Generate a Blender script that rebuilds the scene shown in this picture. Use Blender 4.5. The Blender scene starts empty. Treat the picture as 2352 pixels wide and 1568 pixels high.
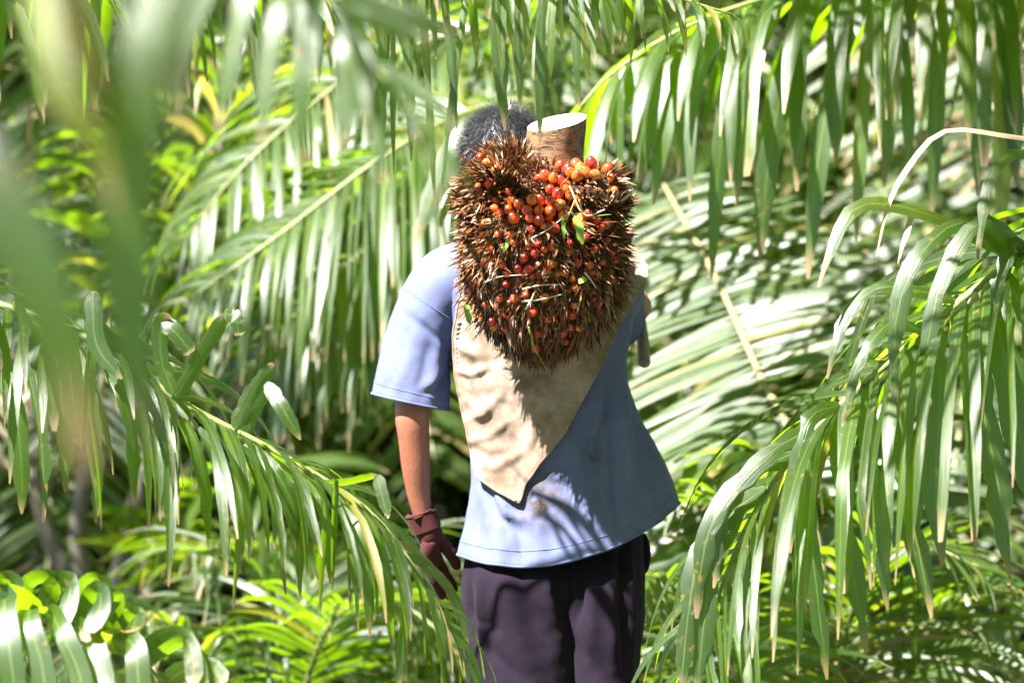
import bpy, bmesh, math, random
import numpy as np
from mathutils import Vector, Matrix, noise
from mathutils.bvhtree import BVHTree

scene = bpy.context.scene
R = math.radians
rng = random.Random(7)

# ------------------------------------------------------------------ camera, sky, sun, exposure
ZC = 1.23                       # camera height
K = 0.0001637                   # metres per picture unit (1/2352 of the width) per metre of distance
cam_d = bpy.data.cameras.new('camera')
cam_d.sensor_width = 36.0
cam_d.lens = 36.0 / (2352 * K)
cam_d.clip_start = 0.05
cam_d.clip_end = 500
cam_d.dof.use_dof = True
cam_d.dof.focus_distance = 4.72
cam_d.dof.aperture_fstop = 2.8
cam_d.dof.aperture_blades = 0
cam = bpy.data.objects.new('camera', cam_d)
scene.collection.objects.link(cam)
cam.location = (0, 0, ZC)
cam.rotation_euler = (R(90), 0, 0)
scene.camera = cam

SUN = Vector((-0.45, -0.41, 0.79)).normalized()
world = bpy.data.worlds.new('World')
scene.world = world
world.use_nodes = True
wn = world.node_tree.nodes
wl = world.node_tree.links
bg = wn['Background']
sky = wn.new('ShaderNodeTexSky')
sky.sky_type = 'NISHITA'
sky.sun_disc = False
sky.altitude = 1500
sky.air_density = 0.75
sky.dust_density = 0.3
sky.ozone_density = 1.5
sky.sun_elevation = math.asin(SUN.z)
sky.sun_rotation = math.atan2(SUN.x, SUN.y)
wl.new(sky.outputs[0], bg.inputs[0])
bg.inputs[1].default_value = 0.05

sun_d = bpy.data.lights.new('sun', 'SUN')
sun_d.energy = 5.0
sun_d.angle = R(0.53)
sun_d.color = (1.0, 0.97, 0.93)
sun = bpy.data.objects.new('sun', sun_d)
scene.collection.objects.link(sun)
sun.rotation_euler = SUN.to_track_quat('Z', 'Y').to_euler()

vs = scene.view_settings
vs.view_transform = 'Standard'
vs.look = 'None'
vs.gamma = 1.0
vs.use_curve_mapping = False
vs.exposure = 3.0
scene.render.engine = 'CYCLES'
scene.cycles.max_bounces = 7
scene.cycles.diffuse_bounces = 4
scene.cycles.glossy_bounces = 3
scene.cycles.transmission_bounces = 6
scene.cycles.use_denoising = True
scene.cycles.sample_clamp_indirect = 8.0

# ------------------------------------------------------------------ helpers
COL = scene.collection


def P(u, v, Y):
    """point at distance Y seen at picture position u, v"""
    return Vector(((u - 1176) * K * Y, Y, ZC - (v - 784) * K * Y))


def UV(p):
    return 1176 + p[0] / (K * p[1]), 784 + (ZC - p[2]) / (K * p[1])


def link(name, me, parent=None, mat=None):
    o = bpy.data.objects.new(name, me)
    COL.objects.link(o)
    if parent is not None:
        o.parent = parent
    if mat is not None and me is not None and len(me.materials) == 0:
        me.materials.append(mat)
    return o


def tag(o, label=None, cat=None, group=None, kind=None):
    if label: o['label'] = label
    if cat: o['category'] = cat
    if group: o['group'] = group
    if kind: o['kind'] = kind
    return o


def empty(name, loc):
    o = bpy.data.objects.new(name, None)
    COL.objects.link(o)
    o.location = loc
    o.empty_display_size = 0.1
    return o


def mesh(name, verts, faces, smooth=True, uvs=None, attrs=None):
    me = bpy.data.meshes.new(name)
    me.from_pydata([tuple(v) for v in verts], [], faces)
    if smooth:
        me.polygons.foreach_set('use_smooth', [True] * len(me.polygons))
    if uvs is not None:
        lay = me.uv_layers.new(name='UVMap')
        idx = np.empty(len(me.loops), dtype=np.int32)
        me.loops.foreach_get('vertex_index', idx)
        lay.data.foreach_set('uv', np.asarray(uvs, dtype=np.float32)[idx].ravel())
    if attrs:
        for k, val in attrs.items():
            a = me.attributes.new(k, 'FLOAT', 'POINT')
            a.data.foreach_set('value', np.asarray(val, dtype=np.float32))
    return me


def offset_mesh(me, vec):
    """move mesh data so that it is local to a parent standing at vec"""
    me.transform(Matrix.Translation(-Vector(vec)))


def catmull(pts, n):
    """n points evenly spread on a Catmull-Rom curve through pts (any dimension)"""
    p = np.asarray([tuple(q) for q in pts], dtype=float)
    if len(p) == 2:
        return np.linspace(p[0], p[1], n)
    e = np.vstack([2 * p[0] - p[1], p, 2 * p[-1] - p[-2]])
    m = max(60, n * 3)
    t = np.linspace(0, len(p) - 1, m)
    i = np.minimum(t.astype(int), len(p) - 2)
    f = (t - i)[:, None]
    a, b, c, d = e[i], e[i + 1], e[i + 2], e[i + 3]
    q = 0.5 * (2 * b + (c - a) * f + (2 * a - 5 * b + 4 * c - d) * f ** 2 + (3 * b - a - 3 * c + d) * f ** 3)
    s = np.concatenate([[0], np.cumsum(np.linalg.norm(np.diff(q[:, :3], axis=0), axis=1))])
    u = np.linspace(0, s[-1], n)
    return np.stack([np.interp(u, s, q[:, k]) for k in range(q.shape[1])], axis=1)


def tube(path, radii, seg=6, cap=True, base=0):
    """verts, faces of a tube along path"""
    path = np.asarray(path, dtype=float)
    n = len(path)
    r = np.broadcast_to(np.asarray(radii, dtype=float), (n,)) if np.ndim(radii) == 0 else np.asarray(radii, dtype=float)
    T = np.gradient(path, axis=0)
    T /= np.linalg.norm(T, axis=1)[:, None] + 1e-12
    ref = np.array([0, 0, 1.0]) if abs(T[0][2]) < 0.9 else np.array([0, 1.0, 0])
    vs_, fs = [], []
    a = np.linspace(0, 2 * math.pi, seg, endpoint=False)
    N = None
    for i in range(n):
        if N is None:
            N = np.cross(T[i], ref)
        N = N - T[i] * N.dot(T[i])
        N /= np.linalg.norm(N) + 1e-12
        B = np.cross(T[i], N)
        vs_.extend(path[i] + r[i] * (np.cos(a)[:, None] * N + np.sin(a)[:, None] * B))
    for i in range(n - 1):
        for j in range(seg):
            k = (j + 1) % seg
            fs.append((base + i * seg + j, base + i * seg + k, base + (i + 1) * seg + k, base + (i + 1) * seg + j))
    if cap:
        fs.append(tuple(base + j for j in reversed(range(seg))))
        fs.append(tuple(base + (n - 1) * seg + j for j in range(seg)))
    return vs_, fs


# ------------------------------------------------------------------ materials
def new_mat(name):
    m = bpy.data.materials.new(name)
    m.use_nodes = True
    nt = m.node_tree
    return m, nt, nt.nodes, nt.links, nt.nodes['Principled BSDF']


def N_(nt, typ, **kw):
    n = nt.nodes.new(typ)
    for k, v in kw.items():
        if k.startswith('i_'):
            n.inputs[int(k[2:])].default_value = v
        else:
            setattr(n, k, v)
    return n


def mixc(nt, fac, a, b, blend='MIX'):
    n = nt.nodes.new('ShaderNodeMix')
    n.data_type = 'RGBA'
    n.blend_type = blend
    for sock, val in ((0, fac), (6, a), (7, b)):
        if hasattr(val, 'links'):
            nt.links.new(val, n.inputs[sock])
        elif isinstance(val, (int, float)):
            n.inputs[sock].default_value = val
        else:
            n.inputs[sock].default_value = (*val, 1)
    return n.outputs[2]


def ramp(nt, fac, stops):
    n = nt.nodes.new('ShaderNodeValToRGB')
    el = n.color_ramp.elements
    while len(el) > 1:
        el.remove(el[-1])
    el[0].position = stops[0][0]
    c = stops[0][1]
    el[0].color = (c, c, c, 1) if isinstance(c, (int, float)) else (*c, 1)
    for p, c in stops[1:]:
        e = el.new(p)
        e.color = (c, c, c, 1) if isinstance(c, (int, float)) else (*c, 1)
    nt.links.new(fac, n.inputs[0])
    return n.outputs[0]


def math_(nt, op, a, b=None):
    n = nt.nodes.new('ShaderNodeMath')
    n.operation = op
    for i, val in enumerate((a, b)):
        if val is None:
            continue
        if hasattr(val, 'links'):
            nt.links.new(val, n.inputs[i])
        else:
            n.inputs[i].default_value = val
    return n.outputs[0]


def noise_t(nt, vec, scale, detail=3, rough=0.55):
    n = N_(nt, 'ShaderNodeTexNoise')
    n.inputs['Scale'].default_value = scale
    n.inputs['Detail'].default_value = detail
    n.inputs['Roughness'].default_value = rough
    if vec is not None:
        nt.links.new(vec, n.inputs['Vector'])
    return n.outputs['Fac']


def mapping(nt, vec, scale):
    n = N_(nt, 'ShaderNodeMapping')
    n.inputs['Scale'].default_value = scale
    nt.links.new(vec, n.inputs['Vector'])
    return n.outputs[0]


def bump(nt, h, strength, dist, target):
    n = N_(nt, 'ShaderNodeBump')
    n.inputs['Strength'].default_value = strength
    n.inputs['Distance'].default_value = dist
    nt.links.new(h, n.inputs['Height'])
    nt.links.new(n.outputs[0], target.inputs['Normal'])
    return n.outputs[0]


def leaf_material(name, dark, mid, bright, trans, tmix=0.42, rough=0.36, spots=0.5):
    m, nt, no, li, bs = new_mat(name)
    uv = N_(nt, 'ShaderNodeUVMap').outputs[0]
    sep = N_(nt, 'ShaderNodeSeparateXYZ')
    li.new(uv, sep.inputs[0])
    att = N_(nt, 'ShaderNodeAttribute', attribute_name='rnd').outputs['Fac']
    geo = N_(nt, 'ShaderNodeNewGeometry')
    col = ramp(nt, att, [(0.0, dark), (0.5, mid), (0.86, bright), (0.95, (0.20, 0.17, 0.035)), (1.0, (0.17, 0.12, 0.06))])
    # long streaks along the blade
    cmb = N_(nt, 'ShaderNodeCombineXYZ')
    li.new(math_(nt, 'MULTIPLY', sep.outputs[0], 26), cmb.inputs[0])
    li.new(math_(nt, 'MULTIPLY', sep.outputs[1], 1.6), cmb.inputs[1])
    li.new(math_(nt, 'MULTIPLY', att, 91), cmb.inputs[2])
    streak = noise_t(nt, cmb.outputs[0], 1.0, 3)
    col = mixc(nt, ramp(nt, streak, [(0.35, 0.0), (0.7, 0.45)]), col, bright)
    # midrib, a paler line
    mr = math_(nt, 'ABSOLUTE', math_(nt, 'SUBTRACT', sep.outputs[0], 0.5))
    col = mixc(nt, ramp(nt, mr, [(0.02, 0.55), (0.06, 0.0)]), col, (0.13, 0.17, 0.03))
    # yellow and rusty blotches
    pos = geo.outputs['Position']
    n1 = noise_t(nt, pos, 90, 2)
    n2 = noise_t(nt, pos, 9, 2)
    blot = math_(nt, 'MULTIPLY', ramp(nt, n1, [(0.60, 0.0), (0.68, 1.0)]), ramp(nt, n2, [(0.48, 0.0), (0.62, spots)]))
    col = mixc(nt, blot, col, (0.30, 0.17, 0.015))
    # dry brown tip, ragged
    tipf = math_(nt, 'ADD', sep.outputs[1], math_(nt, 'MULTIPLY', math_(nt, 'SUBTRACT', noise_t(nt, cmb.outputs[0], 2.1, 2), 0.5), 0.16))
    tip = ramp(nt, tipf, [(0.90, 0.0), (0.975, 1.0)])
    col = mixc(nt, tip, col, (0.28, 0.19, 0.09))
    li.new(col, bs.inputs['Base Color'])
    rr = N_(nt, 'ShaderNodeMapRange')
    rr.inputs['To Min'].default_value = rough - 0.07
    rr.inputs['To Max'].default_value = rough + 0.14
    li.new(n2, rr.inputs['Value'])
    li.new(rr.outputs[0], bs.inputs['Roughness'])
    bs.inputs['Specular IOR Level'].default_value = 0.75
    bs.inputs['Coat Weight'].default_value = 0.5
    bs.inputs['Coat Roughness'].default_value = 0.36
    nrm = bump(nt, streak, 0.6, 0.0018, bs)
    tr = N_(nt, 'ShaderNodeBsdfTranslucent')
    tcol = mixc(nt, blot, ramp(nt, att, [(0.0, trans), (0.6, tuple(min(1, c * 1.25) for c in trans)), (0.9, (0.50, 0.52, 0.03)), (1.0, (0.35, 0.22, 0.08))]), (0.45, 0.22, 0.01))
    tcol = mixc(nt, tip, tcol, (0.30, 0.2, 0.09))
    li.new(tcol, tr.inputs['Color'])
    li.new(nrm, tr.inputs['Normal'])
    mx = N_(nt, 'ShaderNodeMixShader')
    mx.inputs[0].default_value = tmix
    li.new(bs.outputs[0], mx.inputs[1])
    li.new(tr.outputs[0], mx.inputs[2])
    li.new(mx.outputs[0], no['Material Output'].inputs[0])
    return m


LEAF = leaf_material('palm_leaf', (0.008, 0.021, 0.004), (0.016, 0.038, 0.003), (0.040, 0.070, 0.004), (0.20, 0.37, 0.002), 0.48, 0.35)
LEAF_FAR = leaf_material('palm_leaf_far', (0.012, 0.029, 0.006), (0.024, 0.052, 0.006), (0.047, 0.080, 0.008), (0.19, 0.34, 0.004), 0.46, 0.37, 0.25)
DRYLEAF = leaf_material('dry_leaf', (0.20, 0.14, 0.08), (0.24, 0.18, 0.11), (0.30, 0.24, 0.15), (0.34, 0.24, 0.12), 0.3, 0.5, 0.6)


def simple_mat(name, c1, c2, scale, rough, bstr=0.3, bdist=0.003, spec=0.4, stretch=(1, 1, 1), coords='Object'):
    m, nt, no, li, bs = new_mat(name)
    tc = N_(nt, 'ShaderNodeTexCoord').outputs[coords]
    tc = mapping(nt, tc, stretch)
    f = noise_t(nt, tc, scale, 5, 0.6)
    li.new(mixc(nt, ramp(nt, f, [(0.3, 0.0), (0.7, 1.0)]), c1, c2), bs.inputs['Base Color'])
    bs.inputs['Roughness'].default_value = rough
    bs.inputs['Specular IOR Level'].default_value = spec
    if bstr:
        bump(nt, noise_t(nt, tc, scale * 3, 4), bstr, bdist, bs)
    return m


RACHIS = simple_mat('frond_stalk', (0.09, 0.12, 0.035), (0.17, 0.17, 0.06), 14, 0.45)
TRUNK = simple_mat('palm_trunk', (0.07, 0.055, 0.045), (0.17, 0.14, 0.12), 22, 0.85, 0.8, 0.02)
PETIOLE = simple_mat('petiole', (0.13, 0.11, 0.09), (0.22, 0.19, 0.15), 9, 0.6, 0.4, 0.004)

# ------------------------------------------------------------------ ground
m, nt, no, li, bs = new_mat('forest_floor')
pos = N_(nt, 'ShaderNodeNewGeometry').outputs['Position']
a = noise_t(nt, pos, 0.9, 6, 0.65)
b = noise_t(nt, pos, 14, 5, 0.7)
c = mixc(nt, ramp(nt, b, [(0.3, 0.0), (0.7, 1.0)]), (0.06, 0.045, 0.03), (0.19, 0.15, 0.09))
c = mixc(nt, ramp(nt, a, [(0.38, 0.0), (0.58, 0.9)]), c, mixc(nt, b, (0.03, 0.06, 0.012), (0.12, 0.19, 0.04)))
li.new(c, bs.inputs['Base Color'])
bs.inputs['Roughness'].default_value = 0.9
bump(nt, b, 1.0, 0.05, bs)
GROUND = m
n = 90
gx = np.sign(np.linspace(-1, 1, n)) * np.abs(np.linspace(-1, 1, n)) ** 2.2 * 180
gv, gf = [], []
for j in range(n):
    for i in range(n):
        x, y = gx[i], gx[j] + 8
        d = math.hypot(x, y - 5)
        h = (noise.noise(Vector((x * 0.22, y * 0.22, 0))) * 0.12) * min(1, d / 5) if d > 1.2 else 0
        gv.append((x, y, h))
for j in range(n - 1):
    for i in range(n - 1):
        gf.append((j * n + i, j * n + i + 1, (j + 1) * n + i + 1, (j + 1) * n + i))
ground = link('ground', mesh('ground', gv, gf), None, GROUND)
tag(ground, 'leaf-littered forest floor with patches of low grass', 'ground', kind='structure')


# ------------------------------------------------------------------ palm building blocks
def ribbon(path, side, width, fold=0.18, rnd=0.5, ragged=0.0, rg=rng, blunt=False, three=True):
    """verts, faces, uvs, attr of one leaf blade along path; side = array of width directions"""
    path = np.asarray(path)
    n = len(path)
    T = np.gradient(path, axis=0)
    T /= np.linalg.norm(T, axis=1)[:, None] + 1e-12
    s = side - T * np.sum(side * T, axis=1)[:, None]
    s /= np.linalg.norm(s, axis=1)[:, None] + 1e-12
    nr = np.cross(T, s)
    t = np.linspace(0, 1, n)
    w = width * 0.5 * np.minimum(1, 0.40 + t * 5.0) * np.clip((1.02 - t) / (0.10 if blunt else 0.30), 0.02, 1) ** (0.5 if blunt else 0.75)
    wl_, wr_ = w.copy(), w.copy()
    if ragged:
        for k in range(2, n):
            wl_[k] *= 1 - ragged * rg.random() ** 2
            wr_[k] *= 1 - ragged * rg.random() ** 2
    L = path - s * wl_[:, None] + nr * (wl_ * fold)[:, None]
    Rr = path + s * wr_[:, None] + nr * (wr_ * fold)[:, None]
    if three:
        V = np.stack([L, path, Rr], axis=1).reshape(-1, 3)
        U = np.stack([np.stack([np.full(n, q), t], 1) for q in (0.0, 0.5, 1.0)], axis=1).reshape(-1, 2)
        F = []
        for k in range(n - 1):
            o = 3 * k
            F += [(o, o + 1, o + 4, o + 3), (o + 1, o + 2, o + 5, o + 4)]
    else:
        V = np.stack([L, Rr], axis=1).reshape(-1, 3)
        U = np.stack([np.stack([np.full(n, q), t], 1) for q in (0.0, 1.0)], axis=1).reshape(-1, 2)
        F = [(2 * k, 2 * k + 1, 2 * k + 3, 2 * k + 2) for k in range(n - 1)]
    return V, F, U, np.full(len(V), rnd)


def rot_about(v, axis, ang):
    c, s = math.cos(ang), math.sin(ang)
    return v * c + np.cross(axis, v) * s + axis * axis.dot(v) * (1 - c)


DOWN = np.array([0, 0, -1.0])


def frond_leaflets(rp, n, L, W, droop, fwd, lift, t0, sides, rg, kink=0.1, tipL=0.5, twist=0.5, tint=(0, 0.85),
                   ragged=0.2, seg=11, three=True, jit=1.0, upref=None):
    """leaf blades along the rachis polyline rp"""
    rp = np.asarray(rp)
    m = len(rp)
    T = np.gradient(rp, axis=0)
    T /= np.linalg.norm(T, axis=1)[:, None]
    out = []
    for sd in sides:
        for i in range(n):
            t = t0 + (1 - t0) * (i + 0.5 + jit * 0.6 * (rg.random() - 0.5)) / n
            t = min(t, 0.999)
            x = t * (m - 1)
            k = min(int(x), m - 2)
            f = x - k
            p = rp[k] * (1 - f) + rp[k + 1] * f
            tg = T[k] * (1 - f) + T[k + 1] * f
            tg = tg / np.linalg.norm(tg)
            up = np.array([0, 0, 1.0]) if upref is None else np.array(upref, dtype=float)
            up = up - tg * up.dot(tg)
            if np.linalg.norm(up) < 0.15:
                up = np.array([0, -1.0, 0]) - tg * np.array([0, -1.0, 0]).dot(tg)
            up /= np.linalg.norm(up)
            S = np.cross(tg, up) * sd
            q = (t - t0) / (1 - t0)
            ln = L * (0.55 + 0.45 * math.sin(math.pi * min(1, 0.15 + q * 0.75))) * (1 - (1 - tipL) * q ** 3) * rg.uniform(0.75, 1.12)
            fw = fwd * (0.7 + 0.9 * q) + rg.uniform(-0.15, 0.15) * jit
            lf = lift + rg.uniform(-0.35, 0.35) * jit
            d = S + tg * fw + up * lf
            d /= np.linalg.norm(d)
            sv = tg - d * tg.dot(d)
            sv /= np.linalg.norm(sv)
            sv = rot_about(sv, d, rg.uniform(-twist, twist))
            pts = [p]
            kj = rg.randint(3, seg - 4) if rg.random() < kink else -1
            dr = droop * rg.uniform(0.65, 1.35)
            sl = []
            wob = rg.uniform(-0.12, 0.12)
            for j in range(seg):
                sl.append(sv)
                if j == kj:
                    d = d * 0.35 + DOWN * 1.0 + np.array([rg.uniform(-.3, .3), rg.uniform(-.3, .3), 0])
                d = d + DOWN * dr * (0.25 + j / seg) * 1.6 / seg + sv * wob / seg
                d = d / np.linalg.norm(d)
                sv = sv - d * sv.dot(d)
                sv = sv / np.linalg.norm(sv)
                sv = rot_about(sv, d, wob * 0.5)
                if j < seg - 1:
                    pts.append(pts[-1] + d * ln / (seg - 1))
            rnd = rg.uniform(*tint)
            if rg.random() < 0.06:
                rnd = rg.uniform(0.86, 1.0)
            out.append(ribbon(pts, np.array(sl), W * rg.uniform(0.75, 1.15) * (1 - 0.35 * q ** 2), rg.uniform(0.1, 0.45), rnd,
                              ragged * (rg.random() < 0.6), rg, rg.random() < 0.12, three))
    return out


def palm(name, base, label, trunk_h, trunk_r=0.16, group=None, rg=rng):
    """an oil palm standing at base; fronds are added afterwards"""
    root = empty(name, base)
    tag(root, label, 'palm', group)
    vs_, fs = [], []
    nz, na = 14, 14
    for j in range(nz + 1):
        z = trunk_h * j / nz
        for i in range(na):
            a_ = 2 * math.pi * i / na
            r = trunk_r * (1.15 - 0.25 * j / nz) * (1 + 0.16 * math.sin(i * 3.1 + j * 2.4) + rg.uniform(-.06, .06))
            vs_.append((r * math.cos(a_), r * math.sin(a_), z - 0.08))
    for j in range(nz):
        for i in range(na):
            k = (i + 1) % na
            fs.append((j * na + i, j * na + k, (j + 1) * na + k, (j + 1) * na + i))
    fs.append(tuple(nz * na + i for i in range(na)))
    link('trunk', mesh('trunk', vs_, fs), root, TRUNK)
    return root


def add_frond(root, ctrl, n=30, L=0.45, W=0.03, droop=1.0, fwd=0.5, lift=0.2, t0=0.1, sides=(1, -1), r0=0.012, r1=0.003,
              seed=1, separate=True, mat=None, rmat=None, **kw):
    """frond > leaflet; ctrl in world points"""
    rg = random.Random(seed)
    mat = mat or LEAF
    base = Vector(root.location)
    rp = catmull(ctrl, 44)
    vs_, fs = tube(rp, np.linspace(r0, r1, 44) , 7)
    me = mesh('frond', vs_, fs)
    offset_mesh(me, base)
    fr = link('frond', me, root, rmat or RACHIS)
    blades = frond_leaflets(rp, n, L, W, droop, fwd, lift, t0, sides, rg, **kw) if n else []
    if separate:
        for V, F, U, A in blades:
            me = mesh('leaflet', V - np.array(base), F, uvs=U, attrs={'rnd': A})
            link('leaflet', me, fr, mat)
    elif blades:
        o = join_blades(blades, 'foliage', base)
        tag(link('foliage', o, fr, mat), kind='stuff')
    return fr


def join_blades(blades, name, base=(0, 0, 0)):
    V, F, U, A = [], [], [], []
    k = 0
    for v, f, u, a_ in blades:
        V.append(v - np.array(base)); U.append(u); A.append(a_)
        F += [tuple(q + k for q in ff) for ff in f]
        k += len(v)
    return mesh(name, np.vstack(V), F, uvs=np.vstack(U), attrs={'rnd': np.concatenate(A)})


def blade(frond, pts, width, twist=0.0, rnd=0.4, seed=0, fold=0.25, ragged=0.25, mat=None, blunt=False, face=(0, -1, 0)):
    """one leaf placed by its own course: pts are (u, v, Y)"""
    rg = random.Random(seed + 991)
    base = Vector(frond.parent.location)
    w = [P(*q) for q in pts]
    path = catmull(w, 16)
    T = np.gradient(path, axis=0)
    T /= np.linalg.norm(T, axis=1)[:, None]
    fc = np.array(face, dtype=float)
    side = np.cross(T, fc)
    side /= np.linalg.norm(side, axis=1)[:, None] + 1e-9
    for i in range(1, len(side)):
        if side[i].dot(side[i - 1]) < 0:
            side[i] *= -1
    tw = twist if isinstance(twist, (tuple, list)) else (twist, twist)
    side = np.array([rot_about(side[i], T[i], tw[0] + (tw[1] - tw[0]) * i / 15) for i in range(16)])
    V, F, U, A = ribbon(path, side, width, fold, rnd, ragged, rg, blunt)
    me = mesh('leaflet', V - np.array(base), F, uvs=U, attrs={'rnd': A})
    return link('leaflet', me, frond, mat or LEAF)


# ================================================================== the man carrying the fruit bunch
def cloth_mat(name, c1, c2, fuzz, extra=None, weave=900, rough=0.9):
    m, nt, no, li, bs = new_mat(name)
    pos = N_(nt, 'ShaderNodeNewGeometry').outputs['Position']
    a = noise_t(nt, pos, 6, 5, 0.6)
    b = noise_t(nt, pos, 60, 4, 0.7)
    col = mixc(nt, ramp(nt, a, [(0.3, 0.0), (0.7, 1.0)]), c1, c2)
    col = mixc(nt, ramp(nt, b, [(0.35, 0.0), (0.75, 0.35)]), col, tuple(min(1, q * 1.45) for q in c2))
    if extra:
        col = extra(nt, pos, col)
    li.new(col, bs.inputs['Base Color'])
    bs.inputs['Roughness'].default_value = rough
    bs.inputs['Specular IOR Level'].default_value = 0.08
    bs.inputs['Sheen Weight'].default_value = fuzz
    bs.inputs['Sheen Roughness'].default_value = 0.5
    h = math_(nt, 'ADD', noise_t(nt, pos, weave, 2), math_(nt, 'MULTIPLY', noise_t(nt, pos, 110, 3), 0.8))
    bump(nt, h, 0.25, 0.0016, bs)
    return m


def spot(nt, pos, centre, radius, col, stain, scale, thr=(0.45, 0.62), amt=0.8):
    """a blotch of dirt round a place on the cloth"""
    d = N_(nt, 'ShaderNodeVectorMath', operation='DISTANCE')
    nt.links.new(pos, d.inputs[0])
    d.inputs[1].default_value = centre
    f = ramp(nt, math_(nt, 'DIVIDE', d.outputs['Value'], radius), [(0.25, 1.0), (1.0, 0.0)])
    nz = ramp(nt, noise_t(nt, pos, scale, 4, 0.65), [(thr[0], 0.0), (thr[1], amt)])
    return mixc(nt, math_(nt, 'MULTIPLY', f, nz), col, stain)


def shirt_dirt(nt, pos, col):
    col = spot(nt, pos, P(1245, 1150, 4.97), 0.075, col, (0.035, 0.025, 0.02), 40, (0.36, 0.56), 0.85)
    col = spot(nt, pos, P(1245, 1150, 4.97), 0.055, col, (0.16, 0.10, 0.03), 160, (0.52, 0.62), 0.9)
    col = spot(nt, pos, P(1360, 1045, 4.97), 0.04, col, (0.035, 0.035, 0.05), 45, (0.40, 0.6), 0.7)
    col = spot(nt, pos, P(1300, 1200, 4.97), 0.07, col, (0.13, 0.08, 0.04), 140, (0.58, 0.66), 0.6)
    col = spot(nt, pos, P(1450, 735, 5.1), 0.07, col, (0.25, 0.2, 0.17), 30, (0.45, 0.6), 0.6)
    return col


def sack_dirt(nt, pos, col):
    col = mixc(nt, ramp(nt, noise_t(nt, pos, 16, 5, 0.65), [(0.40, 0.0), (0.64, 0.85)]), col, (0.115, 0.075, 0.05))
    col = mixc(nt, ramp(nt, noise_t(nt, pos, 70, 4, 0.7), [(0.55, 0.0), (0.72, 0.5)]), col, (0.10, 0.08, 0.06))
    col = spot(nt, pos, P(1165, 1085, 4.95), 0.02, col, (0.02, 0.02, 0.02), 130, (0.5, 0.56), 1.0)
    return col


SHIRT = cloth_mat('blue_cotton', (0.070, 0.081, 0.160), (0.088, 0.100, 0.185), 0.06, shirt_dirt)
SACK = cloth_mat('grey_canvas', (0.215, 0.155, 0.122), (0.28, 0.21, 0.17), 0.02, sack_dirt, 700)
PANTS = cloth_mat('dark_fleece', (0.0070, 0.0043, 0.0088), (0.0100, 0.0064, 0.0130), 0.02, None, 500)
GLOVE = cloth_mat('maroon_knit', (0.034, 0.009, 0.009), (0.050, 0.014, 0.013), 0.06, None, 420)
SEAM = simple_mat('seam_thread', (0.05, 0.08, 0.17), (0.08, 0.12, 0.22), 60, 0.9)
BOOT = simple_mat('rubber_boot', (0.02, 0.02, 0.018), (0.05, 0.045, 0.035), 15, 0.6)

m, nt, no, li, bs = new_mat('skin')
pos = N_(nt, 'ShaderNodeNewGeometry').outputs['Position']
f = noise_t(nt, pos, 22, 4)
g = noise_t(nt, pos, 220, 3)
c = mixc(nt, ramp(nt, f, [(0.3, 0.0), (0.7, 1.0)]), (0.17, 0.055, 0.034), (0.23, 0.082, 0.052))
c = mixc(nt, ramp(nt, g, [(0.62, 0.0), (0.72, 0.5)]), c, (0.12, 0.05, 0.03))
li.new(c, bs.inputs['Base Color'])
bs.inputs['Roughness'].default_value = 0.48
bs.inputs['Subsurface Weight'].default_value = 0.12
bs.inputs['Subsurface Radius'].default_value = (0.01, 0.004, 0.002)
bump(nt, math_(nt, 'ADD', g, noise_t(nt, mapping(nt, pos, (1, 1, 0.25)), 60, 3)), 0.5, 0.0016, bs)
SKIN = m

PB = P(1240, 784, 5.08)
person = empty('person', (PB.x, 5.08, 0))
tag(person, 'man in faded blue T-shirt and dark trousers walking away with fruit bunch on his back', 'person')


def skin_figure(name, joints, edges, root, levels=2):
    """one continuous surface grown from a skeleton: joints {name: (pos, radius)}"""
    names = list(joints)
    idx = {k: i for i, k in enumerate(names)}
    me = bpy.data.meshes.new(name)
    me.from_pydata([tuple(joints[k][0]) for k in names], [(idx[a], idx[b]) for a, b in edges], [])
    o = bpy.data.objects.new(name, me)
    COL.objects.link(o)
    md = o.modifiers.new('skin', 'SKIN')
    md.use_smooth_shade = True
    if not me.skin_vertices:
        bpy.context.view_layer.objects.active = o
    sv = me.skin_vertices[0].data
    for k in names:
        r = joints[k][1]
        sv[idx[k]].radius = (r, r) if not isinstance(r, tuple) else r
        sv[idx[k]].use_root = (k == root)
    sb = o.modifiers.new('sub', 'SUBSURF')
    sb.levels = levels
    sb.render_levels = levels
    dg = bpy.context.evaluated_depsgraph_get()
    out = bpy.data.meshes.new_from_object(o.evaluated_get(dg))
    out.name = name
    bpy.data.objects.remove(o)
    out.polygons.foreach_set('use_smooth', [True] * len(out.polygons))
    return out


# ---- skeleton (shared by the hands and the glove)
HEADC = P(1158, 362, 5.10)
J = {}
J['pelvis'] = (P(1275, 1330, 5.10), 0.085)
J['waist'] = (P(1285, 1120, 5.10), 0.09)
J['chest'] = (P(1245, 880, 5.10), (0.14, 0.095))
J['upper'] = (P(1222, 660, 5.11), (0.13, 0.08))
J['neck0'] = (P(1195, 545, 5.11), 0.055)
J['neck1'] = (P(1175, 470, 5.11), 0.052)
E = [('pelvis', 'waist'), ('waist', 'chest'), ('chest', 'upper'), ('upper', 'neck0'), ('neck0', 'neck1')]
hc = HEADC
J['skull0'] = (hc + Vector((0.004, 0.012, -0.055)), 0.062)
J['skull1'] = (hc + Vector((0, 0.0, 0.01)), 0.073)
J['skull2'] = (hc + Vector((-0.002, 0.0, 0.06)), 0.048)
E += [('neck1', 'skull0'), ('skull0', 'skull1'), ('skull1', 'skull2')]
J['face'] = (hc + Vector((0, 0.055, -0.02)), 0.058)
J['jaw'] = (hc + Vector((0.002, 0.062, -0.078)), 0.038)
J['nose0'] = (hc + Vector((0, 0.105, -0.01)), 0.016)
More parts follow.
